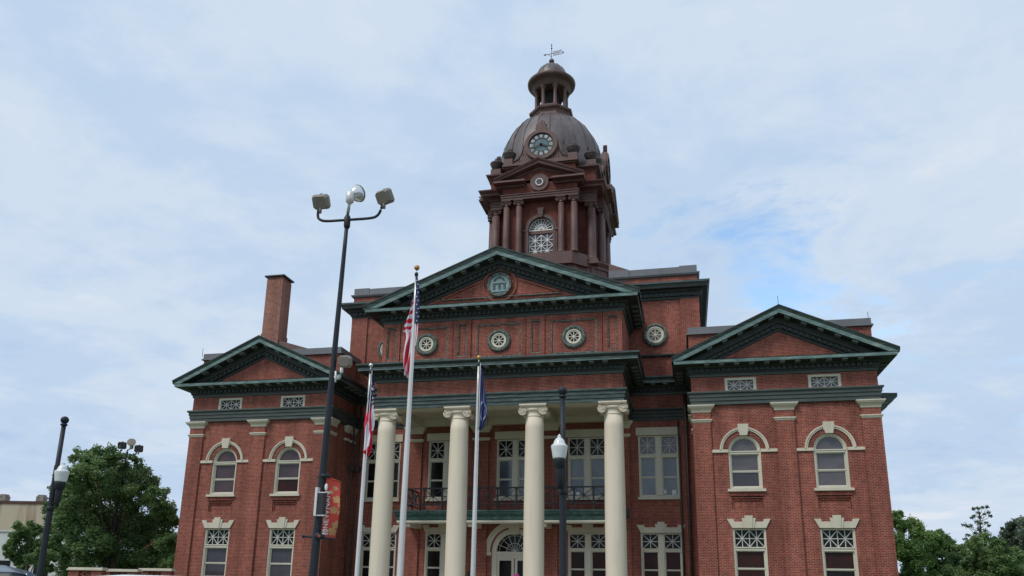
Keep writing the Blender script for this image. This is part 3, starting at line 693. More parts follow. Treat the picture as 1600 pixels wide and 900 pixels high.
# floor and steps
b = MB(); b.box(-6.3, 6.3, -1.9, YR-.01, G, -.951, 'concrete')
for i in range(4): b.box(-6.3-.1*i, 6.3+.1*i, -2.25-.34*i, -1.9-.34*i, G, -.951-.16*(i+1)+.0, 'concrete')
P(b, 'portico_steps')

# ------------------------------------------------------------------ balcony
bal = empty_part('balcony')
BY = 1.25; BXX = 5.5
b = MB()
bp_ = [(BXX, YR), (BXX, BY), (-BXX, BY), (-BXX, YR)]
sweep(b, bp_, [(-.05, 2.86), (.0, 2.86), (.03, 2.9), (.05, 3.06), (.12, 3.12), (.16, 3.2), (.16, 3.26), (.2, 3.27), (.2, 3.34), (-.05, 3.36)], 'balcony_green')
b.box(-BXX+.05, BXX-.05, BY+.05, YR, 3.0, 3.35, 'balcony_green'); b.build('slab', bal)
b = MB(); sweep(b, bp_, [(-.12, 2.72), (-.02, 2.72), (.02, 2.78), (.02, 2.858), (-.12, 2.859)], 'cream'); b.box(-BXX+.1, BXX-.1, BY+.12, YR, 2.82, 2.86, 'cream')
for c in (-5.0, -1.79, 1.79, 5.0): b.box(c-.14, c+.14, BY+.1, YR, 2.58, 2.819, 'cream')
b.build('soffit', bal)
def railing(pts, name='railing'):
    b = MB()
    for (a, c) in zip(pts[:-1], pts[1:]):
        a = Vector(a); c = Vector(c); d = c-a; l = d.length
        ang = atan2(d.y, d.x); T = Matrix.Translation((a.x, a.y, 0)) @ Matrix.Rotation(ang, 4, 'Z')
        b.T = T; n = round(l/.93); w = l/n
        b.box(0, l, -.04, .04, 4.39, 4.46, 'iron'); b.box(0, l, -.03, .03, 3.61, 3.67, 'iron')
        for i in range(n+1):
            x = i*w; b.box(x-.038, x+.038, -.042, .042, 3.36, 4.42, 'iron')
            for zz in (4.4, 4.03, 3.66): b.box(x-.055, x+.055, -.055, .055, zz-.03, zz+.03, 'iron')
            if i < n:
                cx = x+w/2; b.box(x, x+w, -.012, .012, 4.01, 4.04, 'iron'); b.box(cx-.016, cx+.016, -.013, .013, 3.5, 4.42, 'iron')
                b.bar(x, 3.66, x+w, 4.4, .032, -.014, .014, 'iron'); b.bar(x, 4.4, x+w, 3.66, .032, -.015, .015, 'iron')
                b.disc(cx, 4.03, .08, -.03, .03, 'iron', 12)
    b.T = None; return b
b = railing([(-5.115-.465*0, YR), (-5.115, BY+.1), (5.115, BY+.1), (5.115, YR)]); b.build('railing', bal)

# ------------------------------------------------------------------ roundels
def roundel(cx, cz, y, ro, ri, parent=None, spokes=8):
    o = empty_part('roundel'); b = MB(); n = 40
    vs = []; fs = []; k = 10
    for i in range(n):
        a = 2*pi*i/n
        for j in range(k):
            t = 2*pi*j/k; rr = (ro+ri)/2+(ro-ri)/2*cos(t)*(1+.10*sin(a*13+j*1.7)); vs.append((cx+rr*cos(a), y-.02-.11*sin(t)*(1+.15*sin(a*14)), cz+rr*sin(a)))
    for i in range(n):
        for j in range(k): fs.append((i*k+j, ((i+1) % n)*k+j, ((i+1) % n)*k+(j+1) % k, i*k+(j+1) % k))
    b.add(vs, fs, 'wreath', True); b.build('wreath', o)
    b = MB(); b.ring(cx, cz, ri*.70, ri*1.02, 0, 2*pi, y-.07, y+.0, 'cream', 32); b.ring(cx, cz, ri*.88, ri*1.0, 0, 2*pi, y-.10, y-.071, 'cream', 32)
    for i in range(spokes//2):
        a = pi*i/(spokes//2); b.bar(cx-ri*.8*cos(a), cz-ri*.8*sin(a), cx+ri*.8*cos(a), cz+ri*.8*sin(a), .035, y-.05-.001*i, y-.02, 'cream')
    b.disc(cx, cz, .06, y-.07, y-.02, 'cream', 12); b.build('window_frame', o)
    b = MB(); b.disc(cx, cz, ri*.8, y-.018, y-.004, 'pane_dark' if cz < 12 else 'pane_grey'); b.build('pane', o)
    for a in (pi/2, -pi/2): pass
for c in (-3.61, 0.02, 3.61): roundel(c, 11.15, UY, .575, .36)
for c in (-7.23, 7.23): roundel(c, 12.31, AY, .63, .44)

# ------------------------------------------------------------------ chimney, roof slope, side porch eaves, rods
b = MB(); b.box(-16.24, -15.16, 5.0, 6.05, 11.4, 17.85, 'brick2'); b.box(-16.28, -15.12, 4.96, 6.09, 11.4, 14.35, 'brick2')
o = P(b, 'chimney'); b = MB(); b.box(-16.22, -15.18, 5.02, 6.03, 17.85, 18.0, 'brick2'); b.box(-16.36, -15.04, 4.88, 6.17, 18.0, 18.08, 'iron'); P(b, 'chimney_cap', parent=o)
b = MB()
b.poly_y([(-16.9, 11.7), (-16.0, 14.15), (-15.0, 13.85), (-9.5, 12.15), (-9.5, 11.7)], 5.05, 20, 'rust'); P(b, 'wing_roof')
for s in (1, -1):
    b = MB()
    pth = [(s*B-s*.2, 1.37), (s*(B+.1), 1.37)]
    pr = [(0, 7.15), (.12, 7.3), (.5, 7.80), (.62, 7.83), (.66, 8.0), (.9, 8.10), (.94, 8.2), (1.08, 8.28), (1.10, 8.46), (0, 8.50)]
    n = len(pr); vs = [(s*(B+o_-.02), 1.37, z) for o_, z in pr]+[(s*(B+o_-.02), 6.5, z) for o_, z in pr]
    b.add(vs, [tuple(range(n)), tuple(range(2*n-1, n-1, -1))]+[(i, (i+1) % n, n+(i+1) % n, n+i) for i in range(n)], 'copper'); P(b, 'side_eaves')
for (px, py, y) in ((1216, 476, -.5), (1357, 501, .8), (316, 556, .8), (208+50, 560, .8)):
    if px < 300: continue
    p = atY(px, py, y); b = MB(); b.tube([(p.x, p.y, p.z-.05), (p.x, p.y, p.z+.42)], .012, 'iron', 6); P(b, 'lightning_rod')
for (px, y) in ((548, 2.62), (559, 2.85)):
    x = -8.72 if px == 548 else -8.55; yy = 2.62 if px == 548 else 2.95
    b = MB(); b.tube([(x, yy, G), (x, yy, 9.1)], .055, 'downspout', 8); b.box(x-.14, x+.14, yy-.12, yy+.12, 5.55, 5.85, 'downspout'); P(b, 'downspout')
b = MB(); b.tube([(8.55, 2.9, G), (8.55, 2.9, 9.1)], .07, 'downspout', 8); b.tube([(8.2, 3.0, G), (8.2, 3.0, 7.8)], .0501, 'downspout', 8); P(b, 'downspout')
b = MB(); b.box(5.66, 5.9, .2, .5, 3.02, 3.3, 'iron'); b.sphere((5.78, .35, 2.98), .12, 'iron', 8); P(b, 'porch_floodlight')

# ------------------------------------------------------------------ tower
T = 13.754
tw = MB()
TZ0, TZc = 15.5, 24.08
# plinth: octagon with sunk panels
def octa(a, c): return [(a, T-c), (c, T-a), (c, T+a), (a, T+c), (-a, T+c), (-c, T+a), (-c, T-a), (-a, T-c)]
pl = MB()
pl.poly_z(octa(2.1, 4.3), 15.5, 19.75, 'tpaint')
po = octa(2.1, 4.3); loop = po+[po[0]]
loop = loop[::-1]
def sweep_closed(mb, pts, prof, m):
    q = pts+[pts[0], pts[1]]
    sweep(mb, q, prof, m, segs=range(1, len(pts)+1))
def ccw_out(pts):   # orient so that the outside is on the left of travel (clockwise seen from above)
    a = sum(pts[i][0]*pts[(i+1) % len(pts)][1]-pts[(i+1) % len(pts)][0]*pts[i][1] for i in range(len(pts)))
    return pts if a < 0 else pts[::-1]
def rim(mb, pts, prof, m): sweep_closed(mb, ccw_out(pts), prof, m)
rim(pl, po, [(0, 19.62), (.08, 19.68), (.16, 19.80), (.20, 19.82), (.20, 19.93), (0, 19.95)], 'tpaint')
rim(pl, po, [(0, 18.3), (.06, 18.36), (.06, 18.5), (0, 18.55)], 'tpaint')
oc = ccw_out(po)
for i in range(8):
    a = Vector(oc[i]); c = Vector(oc[(i+1) % 8]); d = (c-a).normalized(); n = Vector((-d.y, d.x)); l = (c-a).length
    for (s0, s1, z0, z1) in ((0, .3, 18.55, 19.62), (l-.3, l, 18.55, 19.62), (.3, l-.3, 19.42, 19.62), (.3, l-.3, 18.55, 18.7), (l*.5-.12, l*.5+.12, 18.7, 19.42)):
        q = [a+d*s0, a+d*s1, a+d*s1+n*.07, a+d*s0+n*.07]; pl.poly_z([(p.x, p.y) for p in q], z0, z1, 'tpaint')
P(pl, 'tower_plinth')
core = MB(); H0 = 3.0
core.box(-H0, H0, T-H0, T+H0, 19.0, 24.5, 'tbrick'); P(core, 'tower_shaft')
def rotz0(k): return Matrix.Translation((0, T, 0)) @ Matrix.Rotation(k*pi/2, 4, 'Z')
def rotz(k): return rotz0(k) @ Matrix.Translation((0, .6*(k % 2), 0))
def tcol(mb, x, y, z0, z1, r, m='tpaint'):
    mb.lathe(x, y, [(r*1.25, z0), (r*1.25, z0+.1), (r*1.08, z0+.16), (r*1.02, z0+.25), (r, z0+1.2), (r*.88, z1-.42)], m, 18)
    ionic(mb, x, y, z1-.36, r*.86, m, .62)
for k in range(4):
    side = MB(); side.T = rotz(k)
    D0 = 3.95
    # pavilion walls around the arched window
    zs = 19.9
    hw = .80; spr = 21.9
    side_holes = [(-hw, hw, 19.9, 22.07+hw, True)]
    wall_y(side, -2.35, 2.35, 19.5, 24.1, -D0, 'tbrick', side_holes, .35)
    for s in (1, -1):
        side.quad((s*2.35, -D0, 19.5), (s*2.35, -2.9, 19.5), (s*2.35, -2.9, 24.1), (s*2.35, -D0, 24.1), 'tbrick')
        side.box(s*1.8-.22, s*1.8+.22, -D0-.1, -D0, 19.5, 24.08, 'tbrick')
        side.box(s*2.2-.14, s*2.2+.2, -D0-.08, -D0-.001, 19.5, 24.08, 'tpaint')
    side.poly_z([(-2.1, -4.62), (2.1, -4.62), (2.95, -3.75), (2.95, -2.9), (-2.95, -2.9), (-2.95, -3.75)], 19.3, 20.1, 'tpaint')
    P(side, 'tower_pavilion')
    for x in (-2.2, -1.38, 1.38, 2.2): cols = MB(); cols.T = rotz(k); tcol(cols, x, -4.3, 20.1, 24.0, .215); P(cols, 'tower_column')
    w = empty_part('window'); c_ = MB(); c_.T = rotz(k)
    zc = 22.07
    c_.ring(0, zc, hw, hw+.13, -.0, pi, -D0-.10, -D0, 'urn', 20); c_.ring(0, zc, hw+.14, hw+.22, 0, pi, -D0-.06, -D0, 'tpaint', 20)
    for s in (1, -1):
        q = sorted((s*hw, s*(hw+.14))); c_.box(q[0], q[1], -D0-.10, -D0, 19.98, zc, 'tpaint'); q = sorted((s*(hw+.27), s*(hw+.141))); c_.box(q[0], q[1], -D0-.06, -D0, 19.98, zc-.0, 'tpaint')
        q = sorted((s*(hw+.34), s*(hw-.0))); c_.box(q[0], q[1], -D0-.12, -D0-.07, zc-.16, zc-.04, 'tpaint')
    c_.poly_y([(-.11, zc+hw-.02), (.11, zc+hw-.02), (.22, zc+hw+.62), (-.22, zc+hw+.62)], -D0-.2, -D0, 'tpaint')
    for x in (-.13, 0, .13): c_.box(x-.03, x+.03, -D0-.24, -D0-.2, zc+hw+.1, zc+hw+.55, 'tpaint')
    c_.build('surround', w)
    c_ = MB(); c_.T = rotz(k); y0 = -D0+.2
    c_.quad((-hw, y0, 19.9), (hw, y0, 19.9), (hw, y0, zc), (-hw, y0, zc), 'pane_grey'); c_.poly_y([(hw*cos(pi*i/20), zc+hw*sin(pi*i/20)) for i in range(21)], y0, y0+.01, 'pane_grey'); c_.build('pane', w)
    c_ = MB(); c_.T = rotz(k); yy = y0-.02; q = .04
    c_.box(-hw, hw, yy-.05, yy, zc-.28, zc-.06, 'tpaint')
    for i in range(0, 11):
        a = pi*i/10; c_.bar(0, zc, (hw-.03)*cos(a), zc+(hw-.03)*sin(a), q, yy-.03, yy, 'white')
    c_.ring(0, zc, hw-.07, hw-.01, 0, pi, yy-.04, yy-.005, 'white', 22); c_.ring(0, zc, .38, .42, 0, pi, yy-.035, yy-.005, 'white', 16)
    c_.box(-hw, hw, yy-.04, yy, zc-.05, zc, 'white')
    gx = [-.78, -.39, 0, .39, .78]; zz = [zc-.36-.37*i for i in range(6)]
    for x in gx: c_.box(x-q/2, x+q/2, yy-.03, yy, 20.0, zz[0], 'white')
    for z in zz[1:]: c_.box(-hw, hw, yy-.028, yy-.002, z-.018, z+.018, 'white')
    for i in range(0, 4, 2):
        for j in range(0, 4, 2):
            x0, x1, z0, z1 = gx[i], gx[i+2], zz[j], zz[j+2]
            c_.bar(x0, z0, x1, z1, q, yy-.034, yy-.004, 'white'); c_.bar(x0, z1, x1, z0, q, yy-.036, yy-.006, 'white')
            
    c_.build('sash', w)
# corner columns + entablature ring with broken-forward pavilions
for sx in (1, -1):
    for sy in (1, -1):
        cc = MB(); tcol(cc, sx*3.17, T+sy*3.17, 19.94, 24.0, .30); cc.box(sx*3.17-.42, sx*3.17+.42, T+sy*3.17-.42, T+sy*3.17+.42, 19.6, 19.94, 'tpaint'); P(cc, 'tower_column')
def crossplan(core_, pv, half):
    pts = []
    for k in range(4):
        pav = pv-.6*(k % 2)
        base = [(-core_, -core_), (-half, -core_), (-half, -pav), (half, -pav), (half, -core_)]
        for (x, y) in base:
            a = k*pi/2; pts.append((x*cos(a)-y*sin(a), T+x*sin(a)+y*cos(a)))
    return pts
en = MB()
cp = crossplan(3.42, 4.5, 2.45)
for a0, b0, z0, z1 in ((3.42, 4.5, 24.0, 25.1),):
    en.box(-a0, a0, T-a0, T+a0, z0, z1, 'tpaint')
    for k in range(4):
        en.T = rotz(k); en.box(-2.45, 2.45, -b0, -a0+.01, z0, 24.44, 'tpaint'); en.box(-2.45, 2.45, -b0, -a0+.01, 24.441, 25.3, 'tbrick'); en.T = None
rim(en, cp, [(0, 24.0), (.05, 24.01), (.05, 24.13), (.09, 24.15), (.09, 24.26), (.14, 24.30), (.14, 24.36), (0, 24.38)], 'tpaint')
rim(en, [(-3.42, T-3.42), (3.42, T-3.42), (3.42, T+3.42), (-3.42, T+3.42)], [(0, 24.60), (.06, 24.62), (.10, 24.70), (.22, 24.76), (.55, 24.78), (.56, 24.90), (.68, 24.98), (.75, 25.02), (.78, 25.10), (0, 25.16)], 'tpaint')
P(en, 'tower_entablature')
for k in range(4):
    pd = MB(); pd.T = rotz(k)
    f = -4.5
    pd.poly_y([(-2.4, 25.1), (2.4, 25.1), (2.2, 25.25), (0, 26.1), (-2.2, 25.25)], f, f+.6, 'tbrick')
    zt, za, hh = 25.34, 26.60, 2.95
    sl = (za-zt)/hh
    prf = [(-.9, -.62), (0, -.60), (.05, -.58), (.09, -.42), (.45, -.34), (.48, -.18), (.56, -.1), (.60, 0), (-1.4, 0)]
    for s in (1, -1):
        for j in range(len(prf)-1):
            q = []
            for (x, jj) in ((0, j), (0, j+1), (hh, j+1), (hh, j)):
                o_, dz = prf[jj]; q.append((s*x, f-o_, max(za-sl*x+dz, 25.10)))
            pd.add(q, [(0, 1, 2, 3)], 'tpaint')
        q = [(s*hh, f-o_, max(zt+dz, 25.10)) for o_, dz in prf]; pd.add(q, [tuple(range(len(q)))], 'tpaint')
        # broken horizontal returns
        q = sorted((s*hh, s*.86))
        pd.box(q[0], q[1], f-.58, f+.9, 25.02, 25.14, 'tpaint'); pd.box(q[0]+.10, q[1]-.10, f-.16, f+.9, 24.86, 25.019, 'tpaint')
    pd.ring(0, 25.08, .33, .60, 0, 2*pi, f-.09, f+.02, 'tpaint', 28); pd.ring(0, 25.08, .26, .33, 0, 2*pi, f-.13, f+.02, 'tpaint', 28)
    pd.ring(0, 25.08, .20, .25, 0, 2*pi, f-.125, f-.05, 'white', 24); pd.disc(0, 25.08, .2, f-.1, f-.02, 'pane_grey')
    P(pd, 'tower_pediment')
# attic stage with pedestals
at = MB(); at.box(-3.5, 3.5, T-3.5, T+3.5, 25.1, 26.3, 'tbrick')
sq = [(-3.5, T-3.5), (3.5, T-3.5), (3.5, T+3.5), (-3.5, T+3.5)]
for k in range(4):
    at.T = rotz(k); at.box(-2.3, 2.3, -4.25, -3.49+.6*0, 25.3, 26.62, 'tbrick'); at.T = None
cp2 = crossplan(3.5, 4.25, 2.3)
rim(at, sq, [(0, 26.2), (.12, 26.28), (.28, 26.34), (.30, 26.44), (0, 26.46)], 'tpaint')
for k in range(4):
    at.T = rotz(k)
    at.box(-2.5, 2.5, -4.48, -3.2, 26.50, 26.64, 'tpaint'); at.box(-2.4, 2.4, -4.36, -3.2, 26.40, 26.499, 'tpaint')
    for s in (1, -1): at.box(s*2.15-.3, s*2.15+.3, -4.4, -3.6, 26.64, 27.1, 'tpaint')
    at.box(-1.9, 1.9, -4.2, -3.2, 26.64, 26.9, 'tpaint')
    at.T = None
for sx in (1, -1):
    for sy in (1, -1): at.box(sx*3.2-.34, sx*3.2+.34, T+sy*3.2-.34, T+sy*3.2+.34, 26.45, 26.95, 'tpaint')
P(at, 'tower_attic')
def urn(x, y, z):
    u = MB(); u.lathe(x, y, [(.14, z), (.16, z+.06), (.26, z+.14), (.38, z+.32), (.44, z+.48), (.47, z+.54), (.43, z+.60), (.24, z+.66), (.12, z+.70), (.11, z+.76), (.16, z+.84), (.13, z+.94), (.02, z+.99)], 'urn', 20); P(u, 'urn')
for sx in (1, -1):
    for sy in (1, -1): urn(sx*3.2, T+sy*3.2, 26.95)
for k in range(4):
    Tm = rotz(k)
    for s in (1, -1):
        p = Tm @ Vector((s*2.15, -4.0, 0)); urn(p.x, p.y, 27.08)
# dome
dm = MB()
dpr = [(3.62, 26.4), (3.66, 27.6), (3.66, 28.4), (3.58, 29.1), (3.40, 29.8), (3.12, 30.45), (2.74, 31.1), (2.28, 31.62), (1.80, 31.98), (1.45, 32.15), (1.30, 32.3), (1.28, 32.5)]
dm.lathe(0, T, dpr, 'dome', 48)
P(dm, 'dome')
rb = MB()
for i in range(24):
    a = 2*pi*(i+.5)/24; big_ = i % 3 == 0
    pts = [((r+.02)*cos(a), T+(r+.02)*sin(a), z) for r, z in dpr[2:10]]
    pts = [(pts[j][0]*(1-u)+pts[j+1][0]*u, pts[j][1]*(1-u)+pts[j+1][1]*u, pts[j][2]*(1-u)+pts[j+1][2]*u) for j in range(7) for u in (0, .5)]+[pts[-1]]
    rb.tube(pts, .045 if big_ else .022, 'dome' if not big_ else 'tpaint', 6)
P(rb, 'dome_ribs')
# clock dormers
for k in range(4):
    R = rotz0(k) @ Matrix.Translation((0, 0, -.29)); d = MB(); d.T = R; f = -3.95; zc = 28.42
    d.disc(0, zc, 1.08, f+.02, f+1.6, 'tpaint', 36); d.ring(0, zc, .86, 1.10, 0, 2*pi, f-.16, f+.02, 'tpaint', 36); d.ring(0, zc, 1.0, 1.14, 0, 2*pi, f-.08, f+.3, 'tpaint', 36)
    d.box(-1.15, 1.15, f+.0, f+1.2, 26.9, 28.2, 'tpaint')
    d.poly_y([(-2.0, 26.9), (2.0, 26.9), (1.75, 27.3), (1.35, 27.5), (1.15, 28.1), (1.0, 28.7), (-1.0, 28.7), (-1.15, 28.1), (-1.35, 27.5), (-1.75, 27.3)], f+.05, f+.5, 'tpaint')
    for s in (1, -1):
        pts = [(s*(1.72+.22*(1-t)*cos(t*4*pi)), f, 27.2+.22*(1-t)*sin(t*4*pi)) for t in [i/24 for i in range(24)]]; d.tube(pts, .05, 'tpaint', 6)
        d.tube([(s*1.9, f, 27.3), (s*1.5, f, 27.55), (s*1.32, f, 27.9), (s*1.2, f, 28.5)], .07, 'tpaint', 6)
        for i in range(5): d.sphere((s*(1.24+.02*i*i), f+.02, 28.35-.2*i), .07, 'tpaint', 6)
    for i in range(9):                        # shell cresting
        a = pi*(i+.5)/9; rr = .75 if i == 4 else .40+.3*sin(a)
        d.bar(0, 29.42, rr*.75*cos(a), 29.45+rr*1.15*sin(a), .13, f+.0-.01*i, f+.22, 'tpaint')
    d.poly_y([(-.62, 29.25), (.62, 29.25), (.35, 29.62), (-.35, 29.62)], f-.05, f+.3, 'tpaint')
    o = P(d, 'clock_dormer')
    c = MB(); c.T = R; c.disc(0, zc, .86, f-.05, f+.01, 'clockglass', 40); c.ring(0, zc, .80, .87, 0, 2*pi, f-.09, f-.05, 'iron', 40); c.ring(0, zc, .46, .80, 0, 2*pi, f-.0705, f-.051, 'iron', 36)
    P(c, 'clock_dial', parent=o)
    c = MB(); c.T = R
    num = ['XII', 'I', 'II', 'III', 'IIII', 'V', 'VI', 'VII', 'VIII', 'IX', 'X', 'XI']
    ink = MB(); ink.T = R
    for i in range(12):
        a = pi/2-i*pi/6; a0, a1 = a-.16, a+.16
        c.poly_y([(.54*cos(a0*.8+a*.2), zc+.54*sin(a0*.8+a*.2)), (.75*cos(a0), zc+.75*sin(a0)), (.765*cos(a), zc+.765*sin(a)), (.75*cos(a1), zc+.75*sin(a1)), (.54*cos(a1*.8+a*.2), zc+.54*sin(a1*.8+a*.2))], f-.075, f-.052, 'clockwhite')
        tx = Vector((cos(a), sin(a))); ty = Vector((sin(a), -cos(a))); s_ = num[i]; ws = {'I': .045, 'V': .09, 'X': .09}; tot = sum(ws[q] for q in s_); u = -tot/2
        for q in s_:
            w_ = ws[q]; m_ = u+w_/2
            def pp(l, r_): v = tx*r_+ty*l; return v.x, zc+v.y
            if q == 'I': segs_ = [((m_, .56), (m_, .72))]
            elif q == 'V': segs_ = [((m_-.03, .72), (m_, .56)), ((m_+.03, .72), (m_, .56))]
            else: segs_ = [((m_-.03, .72), (m_+.03, .56)), ((m_+.03, .72), (m_-.03, .56))]
            for (e0, e1) in segs_:
                A0, A1 = pp(*e0), pp(*e1); ink.bar(A0[0], A0[1], A1[0], A1[1], .010, f-.082-.001*len(ink.f) % .003, f-.0755, 'iron')
            u += w_
    P(c, 'clock_hour_panels', parent=o); P(ink, 'clock_numerals', parent=o)
    for L_, ang, w_ in ((.50, radians(-20), .085), (.74, radians(200), .06)):
        c = MB(); c.T = R; c.poly_y([(-.18*cos(ang)-w_*.3*sin(ang), zc-.18*sin(ang)+w_*.3*cos(ang)), (L_*.6*cos(ang)-w_*sin(ang)*.7, zc+L_*.6*sin(ang)+w_*cos(ang)*.7), (L_*cos(ang), zc+L_*sin(ang)), (L_*.6*cos(ang)+w_*sin(ang)*.7, zc+L_*.6*sin(ang)-w_*cos(ang)*.7), (-.18*cos(ang)+w_*.3*sin(ang), zc-.18*sin(ang)-w_*.3*cos(ang))], f-.12-L_*.02, f-.10-L_*.02, 'iron')
        c.disc(0, zc, .07, f-.15, f-.09, 'iron', 14); P(c, 'clock_hand', parent=o)
# lantern
ln = MB()
ln.lathe(0, T, [(1.52, 32.0), (1.44, 32.45), (1.50, 32.62), (1.64, 32.72), (1.67, 32.86), (1.45, 32.92), (1.40, 33.08), (1.34, 33.12)], 'tpaint', 8, False, pi/8)
ln.lathe(0, T, [(.55, 33.0), (.55, 35.0)], 'tdark', 16)
for i in range(8):
    a = 2*pi*i/8+pi/8; x, y = 1.12*cos(a), T+1.12*sin(a)
    ln.lathe(x, y, [(.17, 33.1), (.17, 33.2), (.13, 33.28), (.115, 34.5), (.14, 34.55), (.21, 34.68), (.22, 34.72)], 'tpaint', 12)
    for s in (1, -1):
        ln.sphere((x+.15*s*sin(a), y-.15*s*cos(a), 34.6), .07, 'tpaint', 6)
P(ln, 'lantern')
lc = MB(); lc.lathe(0, T, [(1.22, 34.70), (1.30, 34.72), (1.30, 34.9), (1.36, 34.95), (1.38, 35.1), (1.50, 35.18), (1.66, 35.24), (1.74, 35.34), (1.76, 35.48), (1.60, 35.62), (1.30, 35.68), (1.22, 35.72)], 'tpaint', 40)
P(lc, 'lantern_cornice')
lc = MB(); lp = [(1.22, 35.7), (1.20, 35.95), (1.10, 36.3), (.92, 36.62), (.66, 36.9), (.35, 37.08), (.10, 37.15), (.07, 37.3)]
lc.lathe(0, T, lp, 'dome', 32)
for i in range(16):
    a = 2*pi*i/16; lc.tube([((r+.01)*cos(a), T+(r+.01)*sin(a), z) for r, z in lp[:6]], .022, 'dome', 5)
P(lc, 'lantern_dome')
wv = MB(); wv.sphere((0, T, 37.50), .20, 'tpaint', 10); wv.tube([(0, T, 37.2), (0, T, 38.98)], .022, 'iron', 8); wv.sphere((0, T, 38.62), .06, 'iron', 6)
wv.lathe(0, T, [(.05, 38.85), (.005, 39.05)], 'iron', 8)
vz = 38.16
wv.T = Matrix.Translation((0, T, vz)) @ Matrix.Rotation(.12, 4, 'Y').inverted() @ Matrix.Identity(4)
wv.T = Matrix.Translation((0, T, vz)) @ Matrix.Rotation(radians(-4), 4, 'Y')
wv.bar(-.5, 0, .85, 0, .035, -.012, .012, 'tpaint'); wv.poly_y([(-.62, 0), (-.42, .10), (-.46, 0), (-.42, -.10)], -.014, .014, 'tpaint')
wv.bar(.12, -.17, .85, -.15, .035, -.0125, .0125, 'tpaint'); wv.bar(.10, .13, .70, .15, .035, -.0125, .0125, 'tpaint'); wv.bar(.14, -.17, .12, .14, .035, -.013, .013, 'tpaint')
for x in (.28, .42, .56): wv.bar(x-.06, -.16, x+.02, .14, .03, -.0135, .0135, 'tpaint')
wv.poly_y([(.60, .15), (.78, .20), (.72, .10)], -.014, .014, 'tpaint'); wv.poly_y([(.80, -.15), (.95, -.06), (.84, .03)], -.014, .014, 'tpaint')
wv.bar(-.28, .02, 0, -.3, .025, -.011, .011, 'iron')
wv.T = None; P(wv, 'weathervane')

# ------------------------------------------------------------------ ground
g = MB(); g.quad((-900, -900, G), (900, -900, G), (900, 900, G), (-900, 900, G), 'grass'); tag(g.build('ground'), kind='structure')
g = MB(); g.quad((-200, -42, G+.004), (200, -42, G+.004), (200, -28, G+.004), (-200, -28, G+.004), 'asphalt'); tag(g.build('road'), kind='structure')
g = MB(); g.box(-200, 200, -28, -24.5, G-.1, G+.13, 'concrete'); g.box(-200, 200, -45, -42, G-.1, G+.13, 'concrete'); tag(g.build('sidewalk'), kind='structure')
g = MB(); g.box(-3, 3, -24.5, -3.3, G-.1, G+.05, 'concrete'); tag(g.build('walkway'), kind='structure')

# ------------------------------------------------------------------ flagpoles
def flagpole(top, zb, rb_, rt, ball, br, label, lean=0):
    o = empty('flagpole', (top.x+lean, top.y, G), label, 'flagpole', 'flagpoles in front of the courthouse')
    n = 10; pts = [(top.x+lean*(1-i/n), top.y, G+(top.z-G)*i/n) for i in range(n+1)]
    b = MB(); b.tube(pts, [rb_+(rt-rb_)*max(0, (i/n-.25)/.75) for i in range(n+1)], 'alu', 16); b.lathe(top.x+lean, top.y, [(rb_*2, G), (rb_*2, G+.08), (rb_*1.1, G+.2)], 'alu', 16)
    child(b, 'pole', o)
    b = MB(); b.tube([(top.x, top.y, top.z), (top.x, top.y, top.z+.12)], .02, 'silver', 8); b.lathe(top.x, top.y, [(rt*1.5, top.z-.1), (rt*1.6, top.z), (rt*.8, top.z+.03)], 'iron', 12)
    child(b, 'truck', o)
    b = MB(); b.sphere((top.x, top.y, top.z+.12+br*.9), br, ball, 12); child(b, 'finial', o)
    b = MB(); b.tube([(top.x+rt+.04, top.y-.05, top.z-.02), (top.x+lean*.3+rt+.05, top.y-.08, top.z-4), (top.x+lean+rb_+.03, top.y-.08, G+1.2)], .008, 'f_white', 5); child(b, 'halyard', o)
    return o
t1 = atY(651, 427, -11.63); t2 = atY(579, 579, -11.92); t3 = atY(748, 567, -11.13)
flagpole(t1, 0, .105, .045, 'wood', .095, 'tallest silver flagpole with a copper coloured ball, flying the striped flag', -.077)
flagpole(t2, 0, .07, .035, 'silver', .07, 'shorter flagpole with a silver ball, nearest the left column', -.04)
flagpole(t3, 0, .075, .035, 'gold', .075, 'shorter flagpole with a gold ball, in front of the two middle columns', -.01)

def flag(name, label, y, ledge, redge, pat, folds=3, amp=.10, n=34, mrows=90):
    """cloth hanging between two px outlines (lists of (px,py) top to bottom), pattern pat(s,t)->material"""
    def samp(E, t):
        k = t*(len(E)-1); i = min(int(k), len(E)-2); u = k-i
        return E[i][0]*(1-u)+E[i+1][0]*u, E[i][1]*(1-u)+E[i+1][1]*u
    b = MB(); vs = []
    for j in range(mrows+1):
        t = j/mrows; l = atY(*samp(ledge, t), y); r = atY(*samp(redge, t), y)
        for i in range(n+1):
            s = i/n; p = l.lerp(r, s); ph = s*folds*2*pi+t*1.5
            vs.append((p.x+.012*sin(ph*1.7+t*9), p.y+amp*sin(ph)*(.4+.6*t)+.03*sin(t*17+s*5), p.z+.02*sin(s*6+t*5)))
    k0 = len(b.v); b.v += vs
    for j in range(mrows):
        for i in range(n):
            a = j*(n+1)+i; m = pat((i+.5)/n, (j+.5)/mrows); b.f.append([a, a+1, a+n+2, a+n+1]); b.m.append(b.mi(m)); b.sm.append(True)
    o = b.build(name, fix=False); md = o.modifiers.new('cloth thickness', 'SOLIDIFY'); md.thickness = .004
    return tag(o, label, 'flag', 'flags hanging in front of the courthouse')
def us(s, t):
    if t < .34 : return 'f_red' if int((t/.34)*8.5+s*1.1+1) % 2 == 0 else 'f_white'
    return 'f_red' if int(s*3.6+(t-.34)*3.4) % 2 == 0 else 'f_white'
